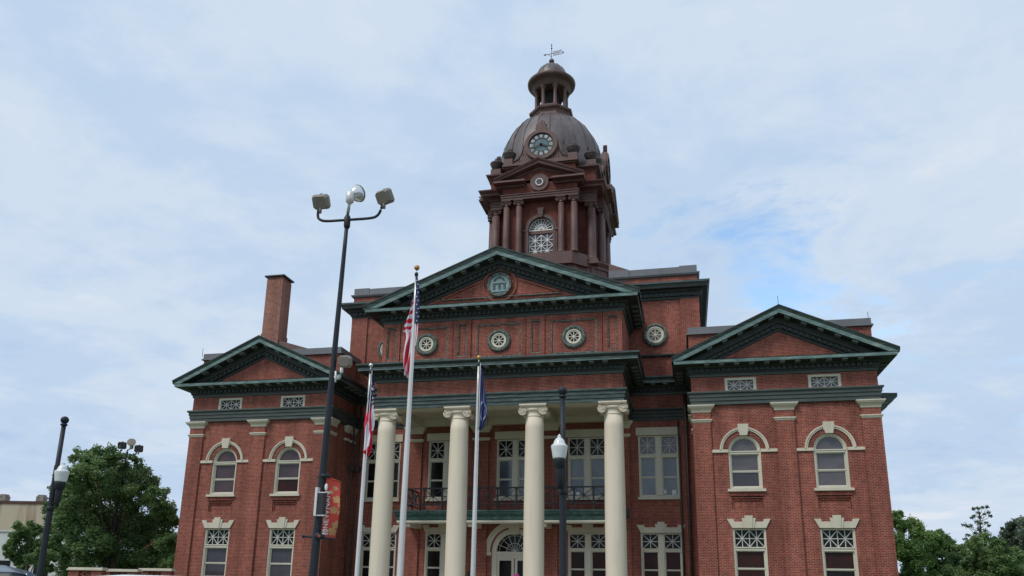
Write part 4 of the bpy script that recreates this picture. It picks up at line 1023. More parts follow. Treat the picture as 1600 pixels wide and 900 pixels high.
o = flag('flag', 'red and white striped flag with starred blue canton, hanging on the tallest flagpole', -11.60, [(644, 470), (639, 487), (633, 505), (630, 518), (632.5, 528), (631, 540), (629, 556), (628.5, 570), (631, 580), (633, 587)], [(648, 468), (648, 487), (647, 505), (647, 518), (646, 528), (645, 540), (644, 556), (642, 570), (640, 582), (637, 590)], us, 2)
cn = MB()
pts = [(650.5, 431, 1.5), (652.3, 445, 2.5), (652.5, 460, 3.0), (652.3, 475, 3.6), (651.5, 490, 3.6), (650.5, 505, 3.2)]
L_ = []; 
for (x, y, w) in pts: L_.append((atY(x-w, y, -11.72), atY(x+w, y, -11.72), atY(x, y, -11.85)))
for i in range(len(L_)-1):
    a, b_, c_ = L_[i]; d, e, f_ = L_[i+1]
    cn.add([a, c_, f_, d], [(0, 1, 2, 3)], 'f_blue'); cn.add([c_, b_, e, f_], [(0, 1, 2, 3)], 'f_blue')
q = [(atY(648.5, 505, -11.75), atY(653.7, 505, -11.75)), (atY(648, 525, -11.75), atY(652, 525, -11.75)), (atY(647.5, 540, -11.75), atY(649.5, 540, -11.75))]
for i in range(2):
    for j in range(3):
        u0, u1 = j/3, (j+1)/3; cn.add([q[i][0].lerp(q[i][1], u0), q[i][0].lerp(q[i][1], u1), q[i+1][0].lerp(q[i+1][1], u1), q[i+1][0].lerp(q[i+1][1], u0)], [(0, 1, 2, 3)], 'f_red' if j % 2 else 'f_white')
def starpoly(mb, c, r, m):
    p = [(c.x+(r if i % 2 == 0 else r*.4)*sin(pi*i/5), c.z+(r if i % 2 == 0 else r*.4)*cos(pi*i/5)) for i in range(10)]
    mb.poly_y(p, c.y-.01, c.y, m)
for i in range(11): starpoly(cn, atY(652.0+(1.4 if i % 2 else -.6), 438+6.3*i, -11.88), .028, 'f_white')
w_ = [(645, 462), (641, 476), (644.5, 476)]; cn.add([atY(x, y, -11.62) for x, y in w_], [(0, 1, 2)], 'f_blue')
cn.build('canton', o)
def ga(s, t):
    if t < .36+.05*sin(s*7):
        for (a, b_) in ((.55, .1), (.7, .16), (.5, .20), (.72, .24), (.58, .29), (.75, .33)):
            if abs(s-a) < .09 and abs(t-b_) < .011: return 'f_white'
        if abs(s-.84) < .07 and .12 < t < .30 and int(t*70) % 3: return 'f_gold'
        return 'f_blue'
    if s > .74 and t < .64: return 'f_white'
    if t > .50 and abs(s-.40) < min(.30, .06+(t-.50)*1.1) and t < .93-.12*s: return 'f_white'
    return 'f_red'
flag('flag', 'red, white and navy state flag hanging limp from the flagpole nearest the left column', -11.95, [(580, 584), (577.5, 600), (575.5, 618), (573, 634), (570, 650), (568, 664), (569, 676), (567.5, 690), (567, 704), (569, 708)], [(583, 584), (584.5, 600), (585.5, 618), (585.5, 634), (585, 650), (584.5, 664), (583, 676), (583, 690), (581.5, 702), (575, 714)], ga, 2.5, .06)
def bl(s, t):
    cx, cz = .55, .60; d = sqrt(((s-cx)/.42)**2+((t-cz)/.17)**2)
    if .82 < d < 1.0: return 'f_seal'
    if d < .7 and (abs(sin(s*19+t*31)) < .25): return 'f_seal'
    if abs(s-(.75-.2*t)) < .035 and t < .45: return 'f_seal'
    return 'f_blue2'
flag('flag', 'dark navy flag with a pale seal, hanging from the gold-balled flagpole', -11.16, [(751, 572), (750.5, 590), (750.5, 608), (750, 625), (749.5, 640), (749.5, 655), (749, 664), (749, 671)], [(753, 578), (755, 590), (757.5, 608), (759, 625), (760, 640), (759, 655), (756, 664), (750.5, 671)], bl, 2, .07)

# ------------------------------------------------------------------ street lights
def acorn(base, htop, gl, side, label):
    """post with ball top and an acorn lantern on its own bracket"""
    o = empty('street_lamp', (base.x, base.y, G), label, 'street lamp', 'acorn street lamps')
    x, y = base.x, base.y; b = MB()
    b.lathe(x, y, [(.22, G), (.22, G+.25), (.17, G+.35), (.15, G+.8), (.12, G+.95), (.092, G+1.1), (.088, gl.z-1.7), (.086, gl.z-.9), (.084, gl.z+.25), (.08, gl.z+.27), (.068, gl.z+.30), (.066, htop-.28)], 'lamp_metal', 20)
    b.lathe(x, y, [(.09, gl.z-1.1), (.11, gl.z-1.08), (.11, gl.z-.98), (.09, gl.z-.96)], 'lamp_metal', 16)
    child(b, 'post', o)
    b = MB(); b.lathe(x, y, [(.066, htop-.30), (.10, htop-.28), (.10, htop-.24), (.06, htop-.21)], 'lamp_metal', 16); b.sphere((x, y, htop-.11), .12, 'lamp_metal', 12); child(b, 'finial', o)
    gx, gy, gz = gl
    b = MB(); b.lathe(gx, gy, [(.035, gz-.98), (.06, gz-.88), (.09, gz-.80), (.10, gz-.52), (.105, gz-.46), (.135, gz-.43), (.142, gz-.30), (.155, gz-.25), (.14, gz-.235)], 'lamp_metal', 18)
    b.tube([(gx, gy, gz-.78), ((gx+x)/2, (gy+y)/2, gz-.86), (x, y, gz-.95)], .035, 'lamp_metal', 8); b.tube([(gx, gy, gz-.55), (x, y, gz-.55)], .03, 'lamp_metal', 8)
    
    child(b, 'bracket', o)
    b = MB(); b.lathe(gx, gy, [(.158, gz-.235), (.166, gz-.21), (.178, gz-.12), (.196, gz-.01), (.207, gz+.055), (.208, gz+.075), (.198, gz+.098), (.165, gz+.118), (.150, gz+.135), (.140, gz+.175), (.118, gz+.225), (.09, gz+.26), (.06, gz+.28)], 'globe', 28); child(b, 'globe', o)
    b = MB(); b.lathe(gx, gy, [(.062, gz+.275), (.05, gz+.29), (.045, gz+.31), (.052, gz+.33), (.02, gz+.36), (.006, gz+.385)], 'globe', 14); child(b, 'cap', o)
    return o
tR = atD(881, 604, 18.5); tR = atY(881, 604, -16.14); gR = atY(874, 702, -16.35); gR.z = gR.z
acorn(Vector((tR.x-.03, tR.y, 0)), tR.z+.0, gR, 1, 'dark acorn street lamp standing before the two right-hand courthouse columns')
tL = atD(102.5, 651, 24); gL = atD(96.5, 741, 23.45)
acorn(Vector((tL.x-.01, tL.y, 0)), tL.z, gL, 1, 'dark acorn street lamp standing beside the big tree on the left')

# ------------------------------------------------------------------ tall floodlight pole
def rot_to(v): return v.to_track_quat('Z', 'Y').to_matrix().to_4x4()
def floodhead(mb, c, facing, w=.36, h=.30, d=.13, m='floodgrey', lens='clearglass'):
    q = facing.normalized().to_track_quat('Y', 'Z').to_matrix().to_4x4(); mb.T = Matrix.Translation(c) @ q
    x, z = w/2, h/2; k = .05
    out = [(-x+k, -z), (x-k, -z), (x, -z+k), (x, z-k), (x-k, z), (-x+k, z), (-x, z-k), (-x, -z+k)]
    mb.poly_y(out, -d*.2, d*.5, m)
    inn = [(a*.8, b*.8) for a, b in out]
    n = 8; vs = [(a, -d*.2, b) for a, b in out]+[(a, -d*.75, b) for a, b in inn]
    mb.add(vs, [(i, (i+1) % n, n+(i+1) % n, n+i) for i in range(n)]+[tuple(range(n, 2*n))], m)
    mb.poly_y([(a*.9, b*.9) for a, b in out], d*.5, d*.53, lens)
    mb.T = None
def smooth(p):
    for _ in range(2):
        q = [p[0]]
        for a, c in zip(p[:-1], p[1:]): q += [a.lerp(c, .25), a.lerp(c, .75)]
        p = q+[p[-1]]
    return p
def floodpole(top, bx, by, label, sc, arm_pts, heads, disc):
    o = empty('floodlight_pole', (bx, by, G), label, 'floodlight pole')
    b = MB(); n = 12
    b.tube([(bx+(top.x-bx)*i/n, by+(top.y-by)*i/n, G+(top.z-G)*i/n) for i in range(n+1)], [(.096-.056*i/n)*sc**.5 for i in range(n+1)], 'lamp_metal', 16)
    b.lathe(top.x, top.y, [(.055, top.z-.25), (.07, top.z-.2), (.07, top.z), (.04, top.z+.06)], 'lamp_metal', 12)
    child(b, 'pole', o)
    b = MB(); b.tube(smooth(arm_pts), .03*sc, 'lamp_metal', 10); child(b, 'arm', o)
    for (c, f) in heads:
        b = MB(); floodhead(b, c, f, .375*sc, .32*sc, .15*sc, lens='clearglass' if sc < 1.2 else 'pane_grey', m='floodgrey' if sc < 1.2 else 'iron'); b.tube([c+Vector((0, 0, -.27*sc)), c+Vector((0, 0, -.12*sc))], .035*sc, 'floodgrey', 8); b.box(c.x-.03, c.x+.03, c.y-.03, c.y+.03, c.z+.14*sc, c.z+.19*sc, 'iron'); child(b, 'floodlight', o)
    # round bell-shaped lamp
    c, f = disc; b = MB(); q = rot_to(f.normalized()); b.T = Matrix.Translation(c) @ q
    b.lathe(0, 0, [(.06*sc, -.16*sc), (.10*sc, -.13*sc), (.145*sc, -.07*sc), (.175*sc, .0), (.187*sc, .07*sc)], 'clearglass', 28)
    b.lathe(0, 0, [(.183*sc, .068*sc), (.192*sc, .07*sc), (.192*sc, .08*sc), (.183*sc, .081*sc)], 'floodgrey', 28)
    b.T = None; b.tube([(top.x, top.y, top.z), (top.x, top.y, top.z+.16)], .03, 'lamp_metal', 8)
    k = c-f.normalized()*.20*sc; b.lathe(k.x, k.y, [(.04*sc, k.z-.20*sc), (.085*sc, k.z-.16*sc), (.09*sc, k.z+.04*sc), (.06*sc, k.z+.07*sc)], 'alu', 16); b.tube([(top.x, top.y, top.z+.10*sc), (k.x, k.y, k.z-.15*sc)], .035*sc, 'alu', 8)
    child(b, 'round_lamp', o)
    return o
PY = -20.76
top = atY(543, 340, PY)
bx = 1.23
pa = [atY(499, 322, PY), atY(497, 330, PY), atY(496.5, 340, PY), atY(500, 343.5, PY), atY(508, 346, PY), atY(543, 343.5, PY), atY(582, 341, PY), atY(590, 337, PY), atY(594.5, 330, PY), atY(598, 319, PY)]
fl = floodpole(top, bx, PY, 'tall dark pole with two boxy floodlights and a round lamp, nearest the camera', 1, pa,
    [(atY(501.5, 315.5, PY), Vector((-.05, .8, .55))), (atY(601, 308, PY), Vector((.35, .8, .55)))], (atY(557, 303, PY), Vector((.35, .72, .50))))
b = MB()
b.lathe(atY(508, 743, PY).x, PY, [(.085, atY(508, 747, PY).z), (.10, atY(508, 746, PY).z), (.10, atY(508, 742, PY).z), (.085, atY(508, 741, PY).z)], 'lamp_metal', 14); p = atY(509, 745, PY); b.tube([(p.x-.17, PY, p.z), (p.x+.1, PY, p.z)], .025, 'lamp_metal', 8); child(b, 'banner_bracket', fl); b = MB()
p = atY(499, 838, PY); b.lathe(p.x, PY, [(.095, p.z-.06), (.11, p.z-.05), (.11, p.z+.05), (.095, p.z+.06)], 'lamp_metal', 14)
pL = atY(474, 838, PY); pR = atY(520, 842, PY+.0); b.tube([pL, pR], .022, 'lamp_metal', 8); b.sphere(pL, .035, 'lamp_metal', 6)
child(b, 'banner_bracket', fl)
# control box with bright edges strapped to the pole
b = MB(); p0 = atY(494.5, 768, PY-.15); p1 = atY(502, 806, PY-.15)
b.box(p0.x-.01, p0.x+.04, PY-.19, PY-.02, p1.z, p0.z+.08, 'alu'); b.box(p0.x+.041, p1.x+.03, PY-.17, PY-.02, p1.z+.03, p0.z-.03, 'iron')
b.box(p0.x+.041, p1.x+.07, PY-.172, PY-.02, p0.z-.03, p0.z-.01, 'alu'); b.box(p0.x+.041, p1.x+.07, PY-.172, PY-.02, p1.z, p1.z+.02, 'alu'); child(b, 'control_box', fl)
# rear floodlight on its white curved conduit
b = MB(); c = atY(539, 565, PY+.05); floodhead(b, c, Vector((-.15, .9, .2)), .27, .25, .16)
child(b, 'floodlight', fl)
b = MB(); b.tube([atY(x, y, PY+.0) for x, y in ((534, 574), (533.5, 582), (531, 588), (527, 591), (523, 589))], .034, 'white', 10); b.tube([atY(524.5, 580, PY-.05), atY(524, 597, PY-.05)], .02, 'white', 8); child(b, 'conduit', fl)
# far floodlight pole behind the tree
d2 = 43.5
def K(px, py): return atD(px, py, d2)
tp = K(198.5, 707); heads = [(K(191, 696), Vector((.5, -.8, -.35))), (K(217, 701), Vector((.5, -.8, -.35)))]
o2 = floodpole(tp, tp.x-.3, tp.y, 'distant dark pole with two small floodlights rising behind the big tree', 1.2, [K(188, 703), K(188.5, 710), K(199, 710.5), K(210, 711), K(213.5, 707)], heads, (K(205.5, 692), Vector((.5, -.8, .35))))

# ------------------------------------------------------------------ banner
SL = Matrix.Identity(4)
corner = {'tl': (511, 746), 'tr': (531, 752), 'bl': (504, 843), 'br': (521, 846)}
ztl = atY(511, 746, PY).z
def bpt(s, t):       # s across, t down; the cloth bellies outwards
    e0 = [(510.5, 746), (508.5, 770), (506.5, 795), (504.5, 820), (503.5, 838)]; e1 = [(532, 753), (531.5, 775), (531, 795), (528, 820), (523.5, 839)]
    k = t*4; i = min(int(k), 3); u = k-i
    a = (e0[i][0]*(1-u)+e0[i+1][0]*u, e0[i][1]*(1-u)+e0[i+1][1]*u); c = (e1[i][0]*(1-u)+e1[i+1][0]*u, e1[i][1]*(1-u)+e1[i+1][1]*u)
    p = atY(a[0]*(1-s)+c[0]*s, a[1]*(1-s)+c[1]*s, PY-.02+.30*s-.14*sin(pi*t)*s)
    return p
def maple(s, t, cx, cz, r):
    dx, dz = (s-cx)*.30, (t-cz)*1.28; d = sqrt(dx*dx+dz*dz); a = atan2(dz, dx)
    return d < r*(.55+.30*abs(cos(2.5*a+.6))+.15*abs(cos(7.5*a)))
def banpat(s, t):
    for (cx, cz, r) in ((.66, .14, .06), (.80, .33, .10), (.60, .52, .085), (.40, .22, .05), (.97, .56, .05), (.90, .76, .10), (.72, .90, .11), (.50, .84, .04), (.95, .44, .04)):
        if maple(s, t, cx, cz, r) and .08 < t < .97: return 'ban_leaf'
    return 'ban_red'
b = MB(); n, mr = 22, 90; vs = [bpt(i/n, j/mr) for j in range(mr+1) for i in range(n+1)]
b.v += [v[:] for v in vs]
for j in range(mr):
    for i in range(n):
        a = j*(n+1)+i; b.f.append([a, a+1, a+n+2, a+n+1]); b.m.append(b.mi(banpat((i+.5)/n, (j+.5)/mr))); b.sm.append(True)
ban = empty('banner', (bpt(0, 1).x, PY, bpt(0, 1).z), 'red street banner with orange maple leaves and white letters, on the tall pole', 'banner')
ob = child(b, 'cloth', ban); md = ob.modifiers.new('cloth thickness', 'SOLIDIFY'); md.thickness = .004; md.offset = 1
b = MB(); b.tube([bpt(0, 0), bpt(1, 0)], .018, 'ban_red', 8); child(b, 'top_rod', ban)
b = MB(); b.tube([bpt(-.3, 1), bpt(1, 1)], .022, 'ban_red', 8); child(b, 'bottom_rod', ban)
# lettering, reading upwards
def letters(txt, s0, s1, t0, t1, name):
    """t0 = start of the text (low), t1 = end (high); s0 = baseline side, s1 = top side"""
    fc = bpy.data.curves.new('txt', 'FONT'); fc.body = txt; fc.size = 1; fc.resolution_u = 3
    fo = bpy.data.objects.new('txt', fc); COL.objects.link(fo); bpy.context.view_layer.update()
    me = bpy.data.meshes.new_from_object(fo.evaluated_get(bpy.context.evaluated_depsgraph_get()))
    bpy.data.objects.remove(fo)
    xs = [v.co.x for v in me.vertices]; ys = [v.co.y for v in me.vertices]; x0, x1, y0, y1 = min(xs), max(xs), min(ys), max(ys)
    import bmesh
    bm = bmesh.new(); bm.from_mesh(me)
    bmesh.ops.subdivide_edges(bm, edges=bm.edges, cuts=2, use_grid_fill=False)
    for v in bm.verts:
        u = (v.co.x-x0)/(x1-x0); w = (v.co.y-y0)/(y1-y0); t = t0+(t1-t0)*u; s = s1+(s0-s1)*w
        p = bpt(s, t); nrm = (CAM-p).normalized(); v.co = p+nrm*.035
    bm.to_mesh(me); bm.free(); me.materials.clear(); me.materials.append(M['ban_white'])
    o = bpy.data.objects.new(name, me); COL.objects.link(o); o.parent = ban; o.matrix_parent_inverse = Matrix.Translation(-Vector(ban.location)); return o
letters('NEWNAN', .02, .34, .82, .22, 'lettering')
b = MB()
def bb(s0, t0, s1, t1, w=.008):
    a, c = bpt(s0, t0), bpt(s1, t1); nr_ = (CAM-a).normalized()*.04; b.tube([a+nr_, c+nr_], w, 'ban_white', 5)
for s_ in (.06, .15, .24, .33): bb(s_, .87, s_, .93)
bb(.0, .94, .38, .94, .011); bb(.0, .96, .38, .96, .006); bb(.0, .87, .19, .845); bb(.19, .845, .38, .87); child(b, 'emblem', ban)
b = MB(); a = bpt(.02, .155); nr_ = (CAM-a).normalized()*.03
b.sphere((a+nr_), .032, 'ban_white', 8, 2.2); child(b, 'white_motif', ban)

# ------------------------------------------------------------------ trees
def tree(name, base, clumps, n, leaf, mat, label, cat='tree', trunk=(.16, .06), limbs=8, group=None, seed=1, spread=.55):
    rnd = random.Random(seed)
    o = empty(name, (base[0], base[1], base[2]), label, cat, group)
    b = MB(); base = Vector(base); topc = max(clumps, key=lambda c: c[0].z)[0]
    mid = sum((c[0] for c in clumps), Vector())/len(clumps)
    h = base.lerp(Vector((mid.x, mid.y, mid.z)), .75)
    b.tube([base, base.lerp(h, .3)+Vector((.05, 0, 0)), base.lerp(h, .7)+Vector((-.04, .03, 0)), h], [trunk[0]*1.25, trunk[0], trunk[0]*.8, trunk[1]*1.4], 'bark', 10)
    for (c, r) in clumps[:limbs]:
        st = base.lerp(h, rnd.uniform(.45, 1)); m_ = st.lerp(c, .5)+Vector((rnd.uniform(-.2, .2), rnd.uniform(-.2, .2), rnd.uniform(.0, .3)))
        b.tube([st, m_, c], [trunk[1], trunk[1]*.6, trunk[1]*.25], 'bark', 6)
    child(b, 'trunk', o)
    vs = []; fs = []; sh = []
    vol = sum(r**2.2 for c, r in clumps)
    for ci, (c, r) in enumerate(clumps):
        k = int(n*r**2.2/vol); cs = rnd.uniform(.25, .75)
        sub = [(c+Vector((rnd.gauss(0, 1), rnd.gauss(0, 1), rnd.gauss(0, .8))).normalized()*r*rnd.uniform(.35, .95), r*rnd.uniform(.22, .42), rnd.uniform(-.22, .25)) for _ in range(16)]
        for _ in range(k):
            q, rr, ds = rnd.choice(sub)
            v = Vector((rnd.gauss(0, 1), rnd.gauss(0, 1), rnd.gauss(0, .75))); v = v.normalized()*rr*(rnd.uniform(.3, 1.15)**.7+(rnd.random() < .12)*rnd.uniform(0, .6))
            p = q+v; L = leaf*rnd.uniform(.6, 1.35)
            a = Vector((rnd.gauss(0, 1), rnd.gauss(0, 1), rnd.gauss(0, .6))).normalized(); w = a.cross(Vector((rnd.gauss(0, 1), rnd.gauss(0, 1), rnd.gauss(0, 1)))).normalized()
            i = len(vs); vs += [p-a*L, p+w*L*.45, p+a*L, p-w*L*.45]; fs.append((i, i+1, i+2, i+3)); sh.append(min(1, max(0, cs+ds+rnd.gauss(0, .13))))
    me = bpy.data.meshes.new('crown'); me.from_pydata([v[:] for v in vs], [], fs); me.materials.append(M[mat])
    at_ = me.attributes.new('shade', 'FLOAT', 'FACE'); at_.data.foreach_set('value', sh)
    c = bpy.data.objects.new('crown', me); COL.objects.link(c); c.parent = o; c.matrix_parent_inverse = Matrix.Translation(-Vector(o.location))
    return o
def px_clumps(lst, d, dr=1.5, seed=3):
    rnd = random.Random(seed); out = []
    for (x, y, r) in lst:
        dd = d+rnd.uniform(-dr, dr); out.append((atD(x, y, dd), r*dd/F))
    return out
g0 = lambda px, d: Vector((atD(px, 880, d).x, atD(px, 880, d).y, G))
DT = 43
big_l = [(120, 712, 14), (140, 708, 12), (168, 712, 24), (178, 728, 18), (212, 716, 10), (150, 735, 30), (115, 745, 24), (212, 738, 22), (90, 760, 18), (120, 780, 34), (165, 770, 36), (205, 770, 34), (232, 760, 22), (244, 778, 20),
         (90, 800, 26), (130, 820, 36), (175, 815, 40), (220, 810, 38), (255, 800, 22), (268, 815, 18), (100, 850, 30), (145, 860, 36), (190, 860, 38), (235, 855, 36), (268, 850, 26), (275, 880, 24), (110, 885, 24), (160, 895, 30), (215, 895, 30), (135, 760, 22), (185, 745, 24), (78, 830, 14), (250, 885, 26)]
tree('tree', g0(185, DT), px_clumps(big_l, DT, 2.0), 115000, .085, 'leaf', 'big dense dark green tree rising behind the brick wall, left of the courthouse', trunk=(.28, .1), limbs=9, seed=11)
sm_l = [(30, 835, 14), (52, 830, 12), (20, 850, 12), (45, 855, 18), (70, 850, 14), (28, 870, 14), (60, 872, 16), (84, 868, 10), (15, 865, 8), (38, 888, 9), (75, 888, 9), (28, 822, 7), (48, 818, 6)]
tree('tree', g0(49, 40), px_clumps(sm_l, 40, .8, 5), 14000, .10, 'leaf', 'small young tree with a thin trunk at the left edge, before the white wall', trunk=(.10, .035), limbs=5, seed=12)
rt = [(1405, 815, 16), (1420, 825, 20), (1438, 835, 18), (1400, 850, 26), (1425, 862, 26), (1455, 848, 18), (1410, 890, 26), (1440, 890, 26), (1396, 805, 10)]
tree('tree', g0(1415, 62), px_clumps(rt, 62, 1.5, 6), 42000, .105, 'leaf2', 'bright green tree touching the right edge of the courthouse', trunk=(.25, .1), seed=13, group='trees right of the courthouse')
rt = [(1465, 842, 14), (1478, 850, 16), (1490, 862, 16), (1465, 870, 22), (1488, 882, 20), (1502, 880, 14), (1470, 897, 22), (1456, 836, 8)]
tree('tree', g0(1475, 66), px_clumps(rt, 66, 1.5, 7), 32000, .105, 'leaf', 'round mid green tree, second from the courthouse on the right', trunk=(.22, .1), seed=14, group='trees right of the courthouse')
rt = [(1520, 850, 14), (1540, 848, 16), (1560, 858, 16), (1530, 868, 22), (1555, 875, 22), (1578, 870, 18), (1520, 892, 20), (1550, 897, 22), (1580, 895, 20), (1510, 880, 10)]
tree('tree', g0(1545, 58), px_clumps(rt, 58, 1.5, 8), 40000, .10, 'leaf', 'low spreading green tree in front of the sparse branching tree on the right', trunk=(.22, .1), seed=15, group='trees right of the courthouse')
rt = [(1570, 835, 12), (1585, 825, 14), (1598, 815, 14), (1590, 845, 20), (1612, 840, 24), (1600, 870, 24), (1625, 865, 26), (1590, 892, 22), (1625, 895, 26)]
tree('tree', g0(1605, 64), px_clumps(rt, 64, 1.5, 9), 40000, .105, 'leaf3', 'dark grey-green tree cut off by the right edge of the picture', trunk=(.25, .1), seed=16, group='trees right of the courthouse')
# sparse tree with tufts on bare branches
rnd = random.Random(5); o = empty('tree', g0(1531, 67), 'sparse bare-branched tree with small tufts of leaves against the sky on the right', 'tree', 'trees right of the courthouse')
bt = MB(); base = g0(1531, 67); tips = [(1521, 795, 3), (1528, 794, 4), (1535, 793, 3), (1542, 792, 3.5), (1545, 801, 3.5), (1548, 806, 3), (1522, 806, 3), (1519, 809, 3), (1529, 801, 3), (1506, 820, 4), (1512, 823, 3.5), (1517, 822, 4), (1526, 815, 4), (1532, 818, 3.5), (1540, 817, 4), (1545, 821, 3), (1530, 827, 5), (1540, 829, 5), (1524, 833, 4), (1512, 836, 3.5), (1508, 842, 4), (1512, 848, 4), (1545, 835, 5), (1530, 808, 3), (1538, 803, 2.5)]
trk = [base, atD(1531, 850, 67), atD(1532, 825, 67), atD(1531, 800, 67)]
bt.tube(trk, [.17, .12, .07, .03], 'bark', 8)
cl = []
for (x, y, r) in tips:
    st = atD(1531+rnd.uniform(-1, 1), min(y+rnd.uniform(8, 18), 855), 67); e = atD(x, y, 67+rnd.uniform(-1, 1)); bt.tube([st, st.lerp(e, .5)+Vector((0, 0, -.1)), e], [.035, .022, .012], 'bark', 5); cl.append((e, r*1.05*67/F))
child(bt, 'trunk', o)
vs = []; fs = []; sh = []
for c, r in cl:
    for _ in range(60):
        v = Vector((rnd.gauss(0, 1), rnd.gauss(0, 1), rnd.gauss(0, .6))).normalized()*r*rnd.uniform(.2, 1); p = c+v
        a = Vector((rnd.gauss(0, 1), rnd.gauss(0, 1), rnd.gauss(0, 1))).normalized(); w = a.cross(Vector((rnd.gauss(0, 1), .3, 1))).normalized(); i = len(vs)
        vs += [p-a*.085, p+w*.05, p+a*.085, p-w*.05]; fs.append((i, i+1, i+2, i+3)); sh.append(rnd.uniform(.1, .8))
me = bpy.data.meshes.new('crown'); me.from_pydata([v[:] for v in vs], [], fs); me.materials.append(M['leaf3'])
at_ = me.attributes.new('shade', 'FLOAT', 'FACE'); at_.data.foreach_set('value', sh)
c = bpy.data.objects.new('crown', me); COL.objects.link(c); c.parent = o; c.matrix_parent_inverse = Matrix.Translation(-Vector(o.location))

# ------------------------------------------------------------------ low openwork brick wall
def openwall(pxa, pxb, pyt, d, label):
    a = atD(pxa, pyt, d); c = atD(pxb, pyt, d); zt = (a.z+c.z)/2; dv = Vector((c.x-a.x, c.y-a.y, 0)); l = dv.length; ang = atan2(dv.y, dv.x)
    o = empty('brick_wall', (a.x, a.y, G), label, 'wall', 'low openwork brick wall sections'); Tm = Matrix.Translation((a.x, a.y, 0)) @ Matrix.Rotation(ang, 4, 'Z')
    b = MB(); b.T = Tm; z1 = zt-.12
    b.box(0, .45, -.02, .36, G, z1, 'brick'); b.box(l-.45, l, -.02, .36, G, z1, 'brick'); b.box(.45, l-.45, .02, .3, G, z1-1.1, 'brick')
    rows = 10; rh = 1.1/rows
    for r in range(rows):
        z = z1-1.1+rh*r; x = .45 + (.14 if r % 2 else 0)
        while x < l-.46:
            x2 = min(x+.19, l-.45); b.box(x, x2, .02, .3, z, z+rh-.002, 'brick'); x += .28
    b.box(.45, l-.45, .02, .3, z1-.06, z1, 'brick'); child(b, 'brickwork', o)
    b = MB(); b.T = Tm; b.box(-.06, l+.06, -.08, .42, z1, z1+.06, 'stone'); b.box(-.02, l+.02, -.04, .38, z1+.06, zt, 'stone'); child(b, 'coping', o)
openwall(108, 160, 886.5, 33, 'low openwork brick wall with stone coping, below the trees at far left')
openwall(158, 215, 889, 35, 'low openwork brick wall section between the far left section and the courthouse wall')
openwall(218, 268, 888, 36, 'low openwork brick wall section touching the left courthouse corner')

# ------------------------------------------------------------------ stained building far left
d = 75.
p = atD(-60, 785, d); q = atD(125, 791, d); dv = Vector((q.x-p.x, q.y-p.y, 0)); l = dv.length; ang = atan2(dv.y, dv.x); zt = (atD(30, 785, d).z)
o = empty('commercial_building', (p.x, p.y, G), 'old stained beige building with a white lower wall, at the far left', 'building'); Tm = Matrix.Translation((p.x, p.y, 0)) @ Matrix.Rotation(ang, 4, 'Z')
zm = atD(30, 829, d).z
b = MB(); b.T = Tm; b.box(0, l, 0, 14, zm, zt, 'stucco'); child(b, 'upper_wall', o)
b = MB(); b.T = Tm; b.box(0, l, .05, 14, G, zm-.001, 'whitewall'); b.box(-.05, l+.05, -.06, .3, zm-.15, zm-.02, 'whitewall'); child(b, 'lower_wall', o)
b = MB(); b.T = Tm; b.box(0, l, -.09, .4, zt-.12, zt+.14, 'ruststrip'); child(b, 'coping', o)
for px in (2, 61, 120):
    b = MB(); b.T = Tm; x = (atD(px, 785, d)-p).dot(dv.normalized()); b.box(x-.34, x+.34, -.1, .7, zt+.14, zt+.62, 'pier'); b.box(x-.26, x+.26, -.02, .62, zt+.62, zt+.78, 'pier'); child(b, 'parapet_pier', o)
for px in (20, 80):
    b = MB(); b.T = Tm; x = (atD(px, 785, d)-p).dot(dv.normalized()); b.box(x-.7, x+.7, -.02, .04, G+1.2, G+2.9, 'pane_dark'); child(b, 'window', o)
# brick shop seen through the tree
p = atD(105, 830, 90); q = atD(262, 835, 90); dv = Vector((q.x-p.x, q.y-p.y, 0)); l = dv.length; ang = atan2(dv.y, dv.x)
o = empty('shop_building', (p.x, p.y, G), 'orange brick shop glimpsed through gaps in the big tree', 'building'); Tm = Matrix.Translation((p.x, p.y, 0)) @ Matrix.Rotation(ang, 4, 'Z')
b = MB(); b.T = Tm; b.box(0, l, 0, 10, G, p.z, 'brick2'); child(b, 'wall', o)
b = MB(); b.T = Tm; b.box(-.1, l+.1, -.15, 10, p.z, p.z+.25, 'stone'); child(b, 'coping', o)
for i in range(4):
    b = MB(); b.T = Tm; x = l*(i+.5)/4; b.box(x-.9, x+.9, -.04, .02, G+.9, G+3.0, 'pane_dark'); b.box(x-1.0, x+1.0, -.1, -.041, G+3.0, G+3.2, 'stone'); child(b, 'window', o)

